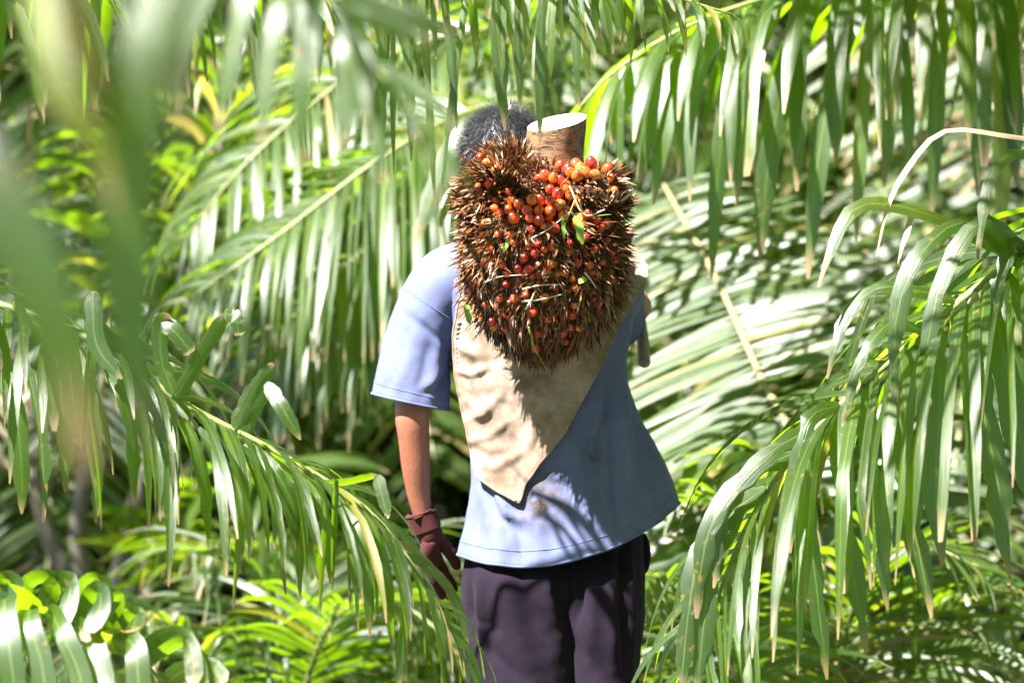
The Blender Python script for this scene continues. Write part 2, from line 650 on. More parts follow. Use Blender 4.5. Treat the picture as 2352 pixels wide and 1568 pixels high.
J['nose1'] = (hc + Vector((0, 0.122, -0.035)), 0.014)
J['lip'] = (hc + Vector((0.001, 0.103, -0.068)), 0.015)
E += [('skull1', 'face'), ('face', 'jaw'), ('face', 'nose0'), ('nose0', 'nose1'), ('jaw', 'lip')]
for s, k in ((-1, 'earl'), (1, 'earr')):
    J[k + '0'] = (hc + Vector((s * 0.073, 0.02, -0.012)), 0.012)
    J[k + '1'] = (hc + Vector((s * 0.086, 0.012, -0.004)), (0.018, 0.008))
    E += [('skull1', k + '0'), (k + '0', k + '1')]
# left arm, hanging
J['shl'] = (P(1010, 668, 5.10), 0.052)
J['arl'] = (P(962, 820, 5.07), 0.043)
J['ell'] = (P(944, 962, 5.035), (0.035, 0.036))
J['el2'] = (P(951, 1000, 5.045), (0.031, 0.032))
J['fol'] = (P(954, 1065, 5.055), (0.030, 0.031))
J['fo2'] = (P(962, 1140, 5.07), 0.0235)
J['wrl'] = (P(973, 1195, 5.08), (0.0215, 0.018))
E += [('upper', 'shl'), ('shl', 'arl'), ('arl', 'ell'), ('ell', 'el2'), ('el2', 'fol'), ('fol', 'fo2'), ('fo2', 'wrl')]
HAND = {  # left hand, back of the hand to the viewer, thumb on the trunk side
    'palm0': (P(982, 1228, 5.085), (0.026, 0.016)), 'palm1': (P(990, 1266, 5.085), (0.030, 0.017)),
    'th0': (P(1012, 1240, 5.09), 0.0135), 'th1': (P(1033, 1268, 5.10), 0.0120), 'th2': (P(1047, 1292, 5.11), 0.0105), 'th3': (P(1052, 1308, 5.115), 0.0085),
}
HE = [('wrl', 'palm0'), ('palm0', 'palm1'), ('palm0', 'th0'), ('th0', 'th1'), ('th1', 'th2'), ('th2', 'th3')]
for k, (u0, v0, u1, v1, u2, v2, u3, v3, dy) in enumerate([
        (1008, 1290, 1024, 1320, 1038, 1342, 1045, 1358, 0.012),
        (997, 1297, 1011, 1330, 1026, 1356, 1035, 1374, 0.004),
        (983, 1299, 994, 1332, 1008, 1357, 1018, 1374, 0.000),
        (969, 1295, 977, 1322, 988, 1343, 996, 1358, -0.002)]):
    f = 'f%d' % k
    yy = 5.085 + dy
    rr = (0.0098, 0.0100, 0.0098, 0.0088)[k]
    HAND[f + 'a'] = (P(u0, v0, yy), rr * 1.05)
    HAND[f + 'b'] = (P(u1, v1, yy + 0.006), rr)
    HAND[f + 'c'] = (P(u2, v2, yy + 0.018), rr * 0.92)
    HAND[f + 'd'] = (P(u3, v3, yy + 0.03), rr * 0.78)
    HE += [('palm1', f + 'a'), (f + 'a', f + 'b'), (f + 'b', f + 'c'), (f + 'c', f + 'd')]
for k, (p_, r_) in HAND.items():
    J[k] = (p_, tuple(q * 0.8 for q in r_) if isinstance(r_, tuple) else r_ * 0.8)
E += HE
# right arm, bent forward round the load
J['shr'] = (P(1405, 640, 5.12), 0.052)
J['arr'] = (P(1432, 690, 5.20), 0.044)
J['elr'] = (P(1455, 705, 5.30), 0.037)
J['for'] = (P(1470, 706, 5.34), 0.028)
J['fr2'] = (P(1440, 660, 5.46), 0.027)
J['wrr'] = (P(1425, 620, 5.50), (0.022, 0.018))
J['par'] = (P(1418, 590, 5.52), (0.028, 0.016))
E += [('upper', 'shr'), ('shr', 'arr'), ('arr', 'elr'), ('elr', 'for'), ('for', 'fr2'), ('fr2', 'wrr'), ('wrr', 'par')]
for k in range(4):
    b0 = J['par'][0] + Vector((-0.026 + 0.017 * k, 0.004, 0.04))
    J['g%da' % k] = (b0, 0.0088)
    J['g%db' % k] = (b0 + Vector((0, -0.022, 0.018)), 0.0084)
    J['g%dc' % k] = (b0 + Vector((0, -0.036, -0.002)), 0.0078)
    E += [('par', 'g%da' % k), ('g%da' % k, 'g%db' % k), ('g%db' % k, 'g%dc' % k)]
J['gt0'] = (J['par'][0] + Vector((-0.032, -0.01, 0.0)), 0.0105)
J['gt1'] = (J['par'][0] + Vector((-0.040, -0.034, 0.014)), 0.0095)
E += [('par', 'gt0'), ('gt0', 'gt1')]
# legs
for s, k, uh, uk, ua, yk, ya in ((-1, 'l', 1190, 1185, 1180, 5.02, 5.16), (1, 'r', 1365, 1385, 1390, 5.12, 4.95)):
    xk = P(uk, 0, 5.08).x
    xa = P(ua, 0, 5.08).x
    J['hip' + k] = (P(uh, 1400, 5.10), 0.088)
    J['kne' + k] = (Vector((xk, yk + 0.04, 0.46)), 0.055)
    J['cal' + k] = (Vector(((xk + xa) / 2, (yk + ya) / 2, 0.31)), 0.052)
    J['ank' + k] = (Vector((xa, ya, 0.09)), 0.036)
    J['hee' + k] = (Vector((xa, ya - 0.03, 0.045)), 0.034)
    J['toe' + k] = (Vector((xa, ya + 0.14, 0.035)), (0.034, 0.022))
    E += [('pelvis', 'hip' + k), ('hip' + k, 'kne' + k), ('kne' + k, 'cal' + k), ('cal' + k, 'ank' + k), ('ank' + k, 'hee' + k), ('ank' + k, 'toe' + k)]
me = skin_figure('body', J, E, 'pelvis', 2)
offset_mesh(me, person.location)
body = link('body', me, person, SKIN)

# ---- glove
G = {'cuff': (P(966, 1178, 5.078), (0.0262, 0.0235)), 'wrl': (P(974, 1200, 5.081), (0.0268, 0.023))}
G.update({k: (p_, (r_[0] * 1.08, r_[1] * 1.15) if isinstance(r_, tuple) else r_ * 1.08) for k, (p_, r_) in HAND.items()})
me = skin_figure('glove', G, [('cuff', 'wrl')] + HE, 'wrl', 2)
offset_mesh(me, person.location)
glove = link('glove', me, person, GLOVE)
cv, cf = [], []
for k in range(12):                # knitted cuff: rolled rim and ribs
    q = k / 11
    cpt = P(965 + 14 * q, 1176 + 38 * q, 5.078 + 0.004 * q)
    ax = np.array(P(979, 1214, 5.082) - P(965, 1176, 5.078)); ax /= np.linalg.norm(ax)
    e1 = np.cross(ax, [0, 1, 0]); e1 /= np.linalg.norm(e1); e2 = np.cross(ax, e1)
    th = np.linspace(0, 2 * math.pi, 25)
    rr = 0.0272 + (0.0008 if k == 0 else 0) + 0.0012 * q
    ring = np.array(cpt) + rr * (np.cos(th)[:, None] * e1 + 0.9 * np.sin(th)[:, None] * e2)
    v_, f_ = tube(ring, 0.0026 if k == 0 else 0.0022, 6, False, len(cv))
    cv += v_; cf += f_
me = mesh('cuff', cv, cf); offset_mesh(me, person.location)
link('cuff', me, glove, GLOVE)

# ---- hair: a scalp shell with short strands combed down from the crown
m, nt, no, li, bs = new_mat('black_hair')
att = N_(nt, 'ShaderNodeAttribute', attribute_name='rnd').outputs['Fac']
li.new(ramp(nt, att, [(0.0, (0.012, 0.011, 0.014)), (0.8, (0.02, 0.019, 0.026)), (1.0, (0.06, 0.058, 0.07))]), bs.inputs['Base Color'])
bs.inputs['Roughness'].default_value = 0.34
bs.inputs['Specular IOR Level'].default_value = 0.5
HAIR = m
rg = random.Random(3)
sc_ = np.array([0.078, 0.094, 0.086])
hcn = np.array(hc) + np.array([0, 0.004, 0.012])
whorl = np.array([0.1, -0.45, 0.9]); whorl /= np.linalg.norm(whorl)
V, F, A = [], [], []
for j in range(15):
    for i in range(28):
        th = math.pi * 0.60 * j / 14
        ph = 2 * math.pi * i / 28
        d = np.array([math.sin(th) * math.cos(ph), math.sin(th) * math.sin(ph), math.cos(th)])
        V.append(hcn + d * sc_ * 0.955); A.append(0.1)
for j in range(14):
    for i in range(28):
        k = (i + 1) % 28
        F.append((j * 28 + i, j * 28 + k, (j + 1) * 28 + k, (j + 1) * 28 + i))
for k in range(5200):
    while True:
        d = np.array([rg.gauss(0, 1) for _ in range(3)]); d /= np.linalg.norm(d)
        if d[2] > -0.48 and not (d[1] > 0.35 and d[2] < 0.35):
            break
    p = hcn + d * sc_ * rg.uniform(0.95, 1.0)
    fl = d - whorl * d.dot(whorl)
    fl = fl / (np.linalg.norm(fl) + 1e-6) + np.array([rg.gauss(0, .28), rg.gauss(0, .28), rg.gauss(0, .28) - 0.35])
    L_ = rg.uniform(0.018, 0.042)
    out = rg.uniform(0.15, 0.65) if rg.random() < 0.85 else 1.5
    w_ = rg.uniform(0.0005, 0.0011)
    rn = rg.random() * 0.8 if rg.random() < 0.9 else 1.0
    b0 = len(V)
    pt = p.copy()
    dd = fl * 0.7 + d * out
    for q in range(4):
        dd = dd / np.linalg.norm(dd)
        sd = np.cross(dd, d); sd /= np.linalg.norm(sd) + 1e-9
        ww = w_ * (1 - q / 3.2)
        V += [pt - sd * ww, pt + sd * ww]; A += [rn, rn]
        nrm_ = (pt - hcn) / sc_
        pt = pt + dd * L_ / 3
        dd = dd - (nrm_ / np.linalg.norm(nrm_)) * 0.22 + np.array([0, 0, -0.18])
    for q in range(3):
        o = b0 + q * 2
        F.append((o, o + 1, o + 3, o + 2))
me = mesh('hair', V, F, attrs={'rnd': A}); offset_mesh(me, person.location)
link('hair', me, person, HAIR)
for s in (-1, 1):
    v_, f_ = tube([np.array(hc) + np.array([s * 0.03, 0.098 + 0.006 * q, 0.012]) for q in range(4)], [0.004, 0.012, 0.010, 0.003], 10)
    me = mesh('eye', v_, f_); offset_mesh(me, person.location)
    link('eye', me, person, simple_mat('eye', (0.7, 0.68, 0.64), (0.02, 0.015, 0.01), 40, 0.2))

# ---- clothes: lofted shells with folds pressed into them
def seg_dist(p, poly):
    """distance of points p (n,2) to a polyline and the course parameter there"""
    best = np.full(len(p), 1e9); par = np.zeros(len(p))
    poly = np.asarray(poly, dtype=float)
    m_ = len(poly) - 1
    for k in range(m_):
        a_, b_ = poly[k], poly[k + 1]
        d_ = b_ - a_
        t = np.clip(((p - a_) @ d_) / (d_ @ d_), 0, 1)
        q = np.linalg.norm(p - (a_ + t[:, None] * d_), axis=1)
        w = q < best
        best[w] = q[w]; par[w] = (k + t[w]) / m_
    return best, par


def grid_normals(V, rows, cols, wrap=True):
    G_ = V.reshape(rows, cols, 3)
    du = (np.roll(G_, -1, 1) - np.roll(G_, 1, 1)) if wrap else np.gradient(G_, axis=1)
    dv = np.gradient(G_, axis=0)
    n_ = np.cross(du, dv)
    n_ /= np.linalg.norm(n_, axis=2)[..., None] + 1e-12
    return n_.reshape(-1, 3)


def press_folds(V, nrm, folds, amp_noise=0.0015, ns=14.0, back_only=True):
    Y = V[:, 1]
    uv = np.stack([1176 + V[:, 0] / (K * Y), 784 + (ZC - V[:, 2]) / (K * Y)], 1)
    d = np.zeros(len(V))
    for poly, w, amp in folds:
        q, t = seg_dist(uv, poly)
        d += amp * np.exp(-(q / w) ** 2) * np.sin(np.clip(t, 0.04, 0.96) * math.pi) ** 0.6
    wt = np.clip(-nrm[:, 1] * 1.6 + 0.15, 0, 1) if back_only else 1.0
    nz = np.array([noise.fractal(Vector(p) * ns, 0.8, 2.0, 3) + 0.45 * abs(noise.noise(Vector((p[0] * ns * 3.2, p[1] * ns * 2, p[2] * ns * 1.7)))) for p in V]) * amp_noise
    return V + nrm * (d * wt + nz)[:, None]


def grid_faces(rows, cols, wrap=True, base=0):
    F_ = []
    for j in range(rows - 1):
        for i in range(cols if wrap else cols - 1):
            k = (i + 1) % cols
            F_.append((base + j * cols + i, base + j * cols + k, base + (j + 1) * cols + k, base + (j + 1) * cols + i))
    return F_


def loft_torso(ctrl, rows, cols, e=0.8):
    """ctrl rows: (v, uL, uR, depth half, Ycentre, tilt, sag)"""
    c_ = np.asarray(ctrl, dtype=float)
    s = np.linspace(0, len(c_) - 1, rows)
    ext = np.vstack([2 * c_[0] - c_[1], c_, 2 * c_[-1] - c_[-2]])
    i = np.minimum(s.astype(int), len(c_) - 2)
    f = (s - i)[:, None]
    a_, b_, d_, g_ = ext[i], ext[i + 1], ext[i + 2], ext[i + 3]
    q = 0.5 * (2 * b_ + (d_ - a_) * f + (2 * a_ - 5 * b_ + 4 * d_ - g_) * f ** 2 + (3 * b_ - a_ - 3 * d_ + g_) * f ** 3)
    th = np.linspace(0, 2 * math.pi, cols, endpoint=False)
    cx = np.sign(np.cos(th)) * np.abs(np.cos(th)) ** e
    cy = np.sign(np.sin(th)) * np.abs(np.sin(th)) ** e
    V_ = []
    for v, ul, ur, hd, yc, tilt, sag in q:
        u = (ul + ur) / 2 + (ur - ul) / 2 * cx
        vv = v + tilt * cx + sag * (1 - cx ** 2)
        Y = yc - hd * cy
        # silhouettes are measured at the ring's centre distance
        X = (u - 1176) * K * yc
        Z = ZC - (vv - 784) * K * yc
        V_.append(np.stack([X, Y, Z], 1))
    return np.vstack(V_)


ROWS, COLS = 130, 180
torso = loft_torso([
    (535, 1140, 1262, 0.055, 5.12, 0, 0),
    (556, 1075, 1345, 0.080, 5.12, 0, 0),
    (585, 1010, 1440, 0.098, 5.11, 4, 0),
    (640, 992, 1462, 0.118, 5.10, 4, 0),
    (740, 1015, 1452, 0.130, 5.10, 0, 0),
    (860, 1045, 1440, 0.130, 5.10, -4, 0),
    (960, 1068, 1464, 0.126, 5.10, -10, 4),
    (1060, 1083, 1508, 0.124, 5.10, -25, 15),
    (1140, 1072, 1538, 0.138, 5.10, -40, 35),
    (1212, 1056, 1556, 0.156, 5.10, -57, 60)], ROWS, COLS)
nrm = grid_normals(torso, ROWS, COLS)
if nrm[(COLS // 4) + COLS * 60][1] > 0:
    nrm = -nrm
FOLDS = [
    # left tail of the shirt, folds running from the sack's tip to the hem
    ([(1100, 1105), (1120, 1170), (1150, 1290)], 17, 0.004), ([(1118, 1110), (1150, 1190), (1200, 1225)], 9, -0.008),
    ([(1135, 1120), (1170, 1180), (1215, 1200)], 9, 0.009), ([(1085, 1120), (1095, 1200), (1110, 1280)], 15, -0.004),
    ([(1165, 1200), (1190, 1235), (1200, 1290)], 10, -0.006), ([(1150, 1160), (1175, 1215), (1192, 1285)], 8, 0.006),
    ([(1240, 1120), (1235, 1200), (1250, 1280)], 16, 0.006),
    # right flank, long folds falling from under the arm
    ([(1400, 850), (1400, 930), (1370, 1040)], 11, -0.013), ([(1425, 850), (1430, 960), (1450, 1100)], 14, 0.014),
    ([(1380, 880), (1375, 960), (1330, 1060)], 11, 0.007), ([(1412, 900), (1410, 1020), (1425, 1200)], 13, -0.010),
    ([(1460, 950), (1480, 1060), (1515, 1170)], 14, -0.005), ([(1340, 1010), (1330, 1120), (1350, 1240)], 18, 0.005),
    ([(1260, 1100), (1330, 1060), (1400, 1000)], 14, -0.004), ([(1230, 1090), (1290, 1150), (1330, 1240)], 14, -0.004),
    # left shoulder and side
    ([(1040, 700), (1042, 800), (1060, 920)], 12, -0.008), ([(1000, 620), (1020, 720), (1030, 860)], 14, 0.006),
    ([(1045, 900), (1080, 960), (1100, 1040)], 12, 0.006), ([(1060, 930), (1100, 975), (1140, 1040)], 9, -0.005),
]
torso = press_folds(torso, nrm, FOLDS, 0.0035, 9.0)
wave = np.zeros(ROWS * COLS).reshape(ROWS, COLS)     # the hem hangs in soft waves
for j in range(ROWS):
    q = max(0, (j - 70) / 60)
    th = np.linspace(0, 2 * math.pi, COLS, endpoint=False)
    wave[j] = q ** 1.5 * (0.005 * np.sin(th * 9 + 0.7) + 0.003 * np.sin(th * 17 + 2))
torso = torso + nrm * wave.reshape(-1, 1)
SV, SF = list(torso), grid_faces(ROWS, COLS)
SF.append(tuple(range(COLS)))


def ring3(c_, axis, ra, rb, ref, cols):
    axis = np.array(axis) / np.linalg.norm(axis)
    e1 = np.array(ref) - axis * np.dot(ref, axis)
    e1 /= np.linalg.norm(e1)
    e2 = np.cross(axis, e1)
    th = np.linspace(0, 2 * math.pi, cols, endpoint=False)
    return np.array(c_) + ra * np.cos(th)[:, None] * e1 + rb * np.sin(th)[:, None] * e2


def sleeve(ctrl, rows, cols, ref, folds, ns=10.0):
    """ctrl: (centre, axis, ra, rb)"""
    flat = np.array([[*c_, *a_, ra, rb] for c_, a_, ra, rb in ctrl])
    q = catmull(flat, rows)
    V_ = np.vstack([ring3(r_[:3], r_[3:6], r_[6], r_[7], ref, cols) for r_ in q])
    n_ = grid_normals(V_, rows, cols)
    cen = np.repeat(q[:, :3], cols, axis=0)
    if np.mean(np.sum(n_ * (V_ - cen), axis=1)) < 0:
        n_ = -n_
    return press_folds(V_, n_, folds, 0.003, ns)


# left sleeve: from the shoulder down and outwards, hem tilted
LS = [(P(1080, 640, 5.10), (-1, 0, -0.25), 0.075, 0.090), (P(1030, 655, 5.10), (-0.9, 0, -0.55), 0.072, 0.092),
      (P(992, 705, 5.095), (-0.6, 0, -0.9), 0.066, 0.088), (P(962, 790, 5.085), (-0.33, 0, -1.0), 0.066, 0.080),
      (P(950, 860, 5.075), (-0.30, 0.0, -1.0), 0.072, 0.078), (P(943, 922, 5.07), (-0.22, 0.0, -1.0), 0.0765, 0.078)]
LFOLD = [([(930, 720), (985, 760), (1020, 790)], 9, -0.006), ([(1030, 740), (1000, 830), (985, 930)], 13, 0.006),
         ([(1020, 760), (1030, 850), (1010, 930)], 11, -0.008), ([(1040, 800), (1000, 870), (940, 920)], 12, 0.004),
         ([(960, 740), (930, 830), (900, 910)], 16, 0.004), ([(940, 780), (915, 850), (880, 905)], 12, -0.003),
         ([(1035, 860), (1000, 895), (960, 905)], 9, -0.005), ([(985, 780), (975, 850), (955, 910)], 12, -0.004)]
ls = sleeve(LS, 60, 72, (1, 0, 0), LFOLD)
ls_hem = ls[-72:]
# the hem slants: outer edge higher than the inner edge
b0 = len(SV)
SV += list(ls); SF += grid_faces(60, 72, True, b0)
RS = [(P(1360, 640, 5.10), (0.9, 0.2, -0.25), 0.075, 0.085), (P(1400, 655, 5.13), (0.6, 0.6, -0.45), 0.073, 0.080),
      (P(1420, 690, 5.20), (0.25, 0.95, -0.35), 0.052, 0.064), (P(1432, 722, 5.26), (0.15, 1.0, -0.25), 0.040, 0.060)]
rs = sleeve(RS, 40, 60, (1, 0, 0), [])
b0 = len(SV)
SV += list(rs); SF += grid_faces(40, 60, True, b0)
me = mesh('shirt', SV, SF)
SHIRT_BVH = BVHTree.FromPolygons([tuple(v) for v in SV], SF)
offset_mesh(me, person.location)
shirt = link('shirt', me, person, SHIRT)
sol = shirt.modifiers.new('thickness', 'SOLIDIFY'); sol.thickness = 0.0022; sol.offset = -1

# hems and seams
def seam_loop(ring, r, name='hem', closed=True, par=shirt, mat=SHIRT):
    ring = np.asarray(ring)
    pth = np.vstack([ring, ring[:1]]) if closed else ring
    v_, f_ = tube(pth, r, 6, not closed)
    me_ = mesh(name, v_, f_); offset_mesh(me_, person.location)
    return link(name, me_, par, mat)


tg_ = torso.reshape(ROWS, COLS, 3)
seam_loop(tg_[-1], 0.0026)
seam_loop(ls_hem, 0.0026)
seam_loop(rs[-60:], 0.0026)
nn = grid_normals(torso, ROWS, COLS).reshape(ROWS, COLS, 3)
if nn[60][COLS // 4][1] > 0:
    nn = -nn
seam_loop(tg_[-6] + nn[-6] * 0.0002, 0.0010, 'stitching', True, shirt, SEAM)
seam_loop(ls.reshape(60, 72, 3)[-5], 0.0011, 'stitching', True, shirt, SEAM)
sring = ls.reshape(60, 72, 3)[20]
seam_loop(sring, 0.0013, 'seam', True, shirt, SEAM)

# ---- trousers
def trouser_leg(rows, ctrl, folds):
    V_ = loft_torso(ctrl, rows, 110, 0.9)
    n_ = grid_normals(V_, rows, 110)
    if n_[110 * (rows // 3) + 27][1] > 0:
        n_ = -n_
    return press_folds(V_, n_, folds, 0.005, 8.0)


zf = lambda z: 784 + (ZC - z) / (K * 5.08)
lleg = trouser_leg(120, [
    (1180, 1095, 1345, 0.085, 5.10, 0, 0), (1260, 1072, 1345, 0.108, 5.10, 0, 0), (1330, 1060, 1350, 0.132, 5.09, 0, 0), (1420, 1058, 1345, 0.130, 5.09, 0, 0),
    (1520, 1066, 1335, 0.116, 5.07, 0, 0), (1620, 1072, 1318, 0.105, 5.06, 0, 0), (zf(0.45), 1085, 1280, 0.090, 5.06, 0, 0),
    (zf(0.28), 1090, 1272, 0.085, 5.12, 0, 0), (zf(0.10), 1098, 1268, 0.080, 5.17, 0, 0)], [
    ([(1078, 1290), (1076, 1400), (1068, 1460)], 7, -0.010), ([(1103, 1290), (1104, 1400), (1106, 1560)], 9, 0.012),
    ([(1140, 1290), (1170, 1400), (1230, 1560)], 22, 0.012), ([(1195, 1290), (1210, 1380), (1250, 1480)], 20, -0.010),
    ([(1080, 1440), (1130, 1500), (1200, 1560)], 15, -0.009), ([(1060, 1380), (1090, 1420), (1150, 1450)], 10, -0.006),
    ([(1270, 1290), (1280, 1360), (1312, 1430)], 10, -0.012), ([(1250, 1300), (1260, 1380), (1290, 1460)], 12, 0.008)])
rleg = trouser_leg(120, [
    (1180, 1240, 1470, 0.085, 5.105, 0, 0), (1260, 1262, 1480, 0.108, 5.105, 0, 0), (1330, 1265, 1482, 0.129, 5.095, 0, 0), (1420, 1272, 1480, 0.128, 5.095, 0, 0),
    (1520, 1285, 1468, 0.114, 5.09, 0, 0), (1620, 1300, 1462, 0.102, 5.08, 0, 0), (zf(0.45), 1310, 1470, 0.088, 5.07, 0, 0),
    (zf(0.28), 1312, 1476, 0.085, 5.02, 0, 0), (zf(0.10), 1318, 1478, 0.080, 4.97, 0, 0)], [
    ([(1425, 1230), (1428, 1350), (1440, 1560)], 8, -0.011), ([(1448, 1230), (1450, 1380), (1452, 1560)], 7, 0.009),
    ([(1330, 1290), (1335, 1380), (1322, 1440)], 9, -0.010), ([(1400, 1240), (1405, 1380), (1410, 1540)], 13, 0.008),
    ([(1310, 1440), (1340, 1500), (1380, 1560)], 12, -0.007), ([(1360, 1290), (1362, 1400), (1350, 1520)], 16, 0.006)])
V = np.vstack([lleg, rleg])
F = grid_faces(120, 110) + grid_faces(120, 110, True, 120 * 110)
F += [tuple(range(110)), tuple(120 * 110 + i for i in range(110))]
me = mesh('trousers', V, F); offset_mesh(me, person.location)
trousers = link('trousers', me, person, PANTS)
v_, f_ = tube(catmull([P(1479, 1225, 5.10), P(1484, 1260, 5.09), P(1484, 1300, 5.085), P(1478, 1318, 5.08)], 12), np.array([4, 7, 9, 10, 11, 11, 11, 10, 9, 8, 6, 3]) * 0.0008, 8)
me = mesh('pocket', v_, f_); offset_mesh(me, person.location)
link('pocket', me, trousers, PANTS)
# boots
for k in ('l', 'r'):
    a_ = np.array(J['ank' + k][0])
    pth = catmull([a_ + (0, 0, 0.15), a_ + (0, -0.005, 0.04), a_ + (0, 0.01, -0.035), a_ + (0, 0.10, -0.045), a_ + (0, 0.185, -0.052)], 22)
    rr = np.interp(np.linspace(0, 1, 22), [0, 0.3, 0.5, 0.75, 0.93, 1], [0.055, 0.052, 0.052, 0.044, 0.036, 0.012])
    v_, f_ = tube(pth, rr, 14)
    v_ = [np.array([p_[0], p_[1], max(p_[2], 0.001)]) for p_ in v_]
    me = mesh('boot', v_, f_); offset_mesh(me, person.location)
    link('boot', me, person, BOOT)

# ---- canvas sack laid over the back under the load
CL = np.array([(540, 1110), (640, 1065), (700, 1052), (770, 1040), (860, 1043), (930, 1057), (990, 1071), (1060, 1085), (1095, 1093), (1125, 1138), (1152, 1189)], dtype=float)
CR = np.array([(540, 1436), (560, 1455), (582, 1475), (605, 1489), (630, 1491), (660, 1478), (730, 1432), (850, 1374), (1000, 1292), (1060, 1243), (1110, 1207), (1152, 1193)], dtype=float)
cr, cc = 110, 70
V = np.zeros((cr, cc, 3)); hit = np.zeros((cr, cc), bool)
for j in range(cr):
    v = 540 + (1152 - 540) * j / (cr - 1)
    ul = np.interp(v, CL[:, 0], CL[:, 1]) + 2.5 * noise.noise(Vector((v * 0.03, 1, 0)))
    ur = np.interp(v, CR[:, 0], CR[:, 1]) + 2.0 * noise.noise(Vector((v * 0.04, 7, 0)))
    for i in range(cc):
        u = ul + (ur - ul) * i / (cc - 1)
        w = P(u, v, 4.98)
        h = SHIRT_BVH.ray_cast(Vector((w.x, 3.5, w.z)), Vector((0, 1, 0)))
        V[j, i] = w
        if h[0] is not None and h[0].y < 5.2:
            V[j, i, 1] = h[0].y - 0.010
            hit[j, i] = True
Yg = np.where(hit, V[..., 1], np.nan)
for j in range(cr):                # carry the depth outwards past the shoulder
    ok = np.where(~np.isnan(Yg[j]))[0]
    if len(ok):
        x = np.arange(cc)
        y = np.interp(x, ok, Yg[j][ok])
        y[:ok[0]] += (ok[0] - x[:ok[0]]) * 0.003
        y[ok[-1] + 1:] += (x[ok[-1] + 1:] - ok[-1]) * 0.004
        Yg[j] = y
raw = np.minimum(Yg, 5.14)
sm = raw.copy()
for _ in range(60):                # canvas spans the hollows
    pad = np.pad(sm, 1, mode='edge')
    av = (pad[:-2, 1:-1] + pad[2:, 1:-1] + pad[1:-1, :-2] + pad[1:-1, 2:]) / 4
    sm = np.minimum(av, raw)
V[..., 1] = sm - 0.002
nrm = grid_normals(V.reshape(-1, 3), cr, cc, False)
if nrm[(cr // 2) * cc + cc // 2][1] > 0:
    nrm = -nrm
SFOLD = [([(1044, 846), (1085, 858), (1130, 838)], 9, 0.007), ([(1060, 905), (1095, 935), (1105, 960)], 11, 0.005),
         ([(1066, 965), (1115, 948), (1150, 900)], 10, 0.006), ([(1080, 1012), (1125, 1000), (1175, 960)], 9, 0.005),
         ([(1084, 1030), (1118, 1046), (1165, 1050)], 13, -0.006), ([(1090, 1070), (1140, 1072), (1195, 1040)], 12, 0.006),
         ([(1052, 780), (1075, 805), (1120, 820)], 12, 0.006), ([(1075, 820), (1120, 900), (1170, 950)], 13, -0.005),
         ([(1110, 860), (1150, 970), (1180, 1090)], 18, 0.005), ([(1150, 850), (1190, 960), (1200, 1080)], 22, -0.005),
         ([(1430, 660), (1440, 690), (1420, 740)], 10, 0.008), ([(1470, 590), (1450, 640), (1430, 690)], 10, -0.007),
         ([(1360, 840), (1300, 900), (1240, 1010)], 26, 0.006), ([(1330, 840), (1270, 920), (1215, 1060)], 16, -0.005)]
Vc = press_folds(V.reshape(-1, 3), nrm, SFOLD, 0.004, 13.0)
me = mesh('canvas_sack', Vc, grid_faces(cr, cc, False))
sack = link('canvas_sack', me, None, SACK)
s0 = Vector(V[cr // 2, cc // 2])
offset_mesh(me, s0); sack.location = s0
tag(sack, 'dirty grey canvas cloth hanging in a point over the man\'s back', 'cloth')
sol = sack.modifiers.new('thickness', 'SOLIDIFY'); sol.thickness = 0.0025; sol.offset = 0
Vg = Vc.reshape(cr, cc, 3)
edge = list(Vg[4:, 0]) + list(Vg[-1, 1:]) + list(Vg[::-1, -1])
v_, f_ = tube(np.array(edge), 0.0022, 6)
me = mesh('hem', v_, f_); offset_mesh(me, s0)
link('hem', me, sack, SACK)
for k in range(9):                 # coarse dark stitches down the left edge
    p0 = Vg[36 + k * 2, 1] + np.array([0.001, -0.003, 0])
    v_, f_ = tube([p0, p0 + np.array([0.007, -0.001, 0.002])], 0.0011, 5)
    me = mesh('stitch', v_, f_); offset_mesh(me, s0)
    link('stitch', me, sack, SEAM)

# ---- wooden tool handle gripped in the right hand
WOOD = simple_mat('old_wood', (0.09, 0.07, 0.06), (0.34, 0.28, 0.22), 30, 0.7, 0.5, 0.002, stretch=(6, 6, 1))
g0 = J['par'][0] + Vector((0.0, -0.024, 0.03))
hp = catmull([P(1480, 834, 5.20), P(1476, 775, 5.27), P(1462, 690, 5.40), g0, g0 + (g0 - P(1455, 690, 5.41)) * 1.2], 24)
v_, f_ = tube(hp, np.interp(np.linspace(0, 1, 24), [0, 0.06, 0.3, 1], [0.0118, 0.0125, 0.0105, 0.0100]), 10)
me = mesh('tool_handle', v_, f_)
h0 = Vector(hp[12]); offset_mesh(me, h0)
th = link('tool_handle', me, None, WOOD); th.location = h0
tag(th, 'short dark wooden tool handle poking down below the man\'s bent right elbow', 'handle')
v_, f_ = tube([P(1479.4, 824, 5.212), P(1478.6, 812, 5.226)], 0.0118, 10)
me = mesh('ferrule', v_, f_); offset_mesh(me, h0)
link('ferrule', me, th, simple_mat('dark_iron', (0.03, 0.03, 0.03), (0.09, 0.07, 0.06), 50, 0.5))

# ================================================================== oil palm fruit bunch
def brown_mat(name, stops, rough=0.7):
    m, nt, no, li, bs = new_mat(name)
    att = N_(nt, 'ShaderNodeAttribute', attribute_name='rnd').outputs['Fac']
    li.new(ramp(nt, att, stops), bs.inputs['Base Color'])
    bs.inputs['Roughness'].default_value = rough
    bs.inputs['Specular IOR Level'].default_value = 0.35
    return m


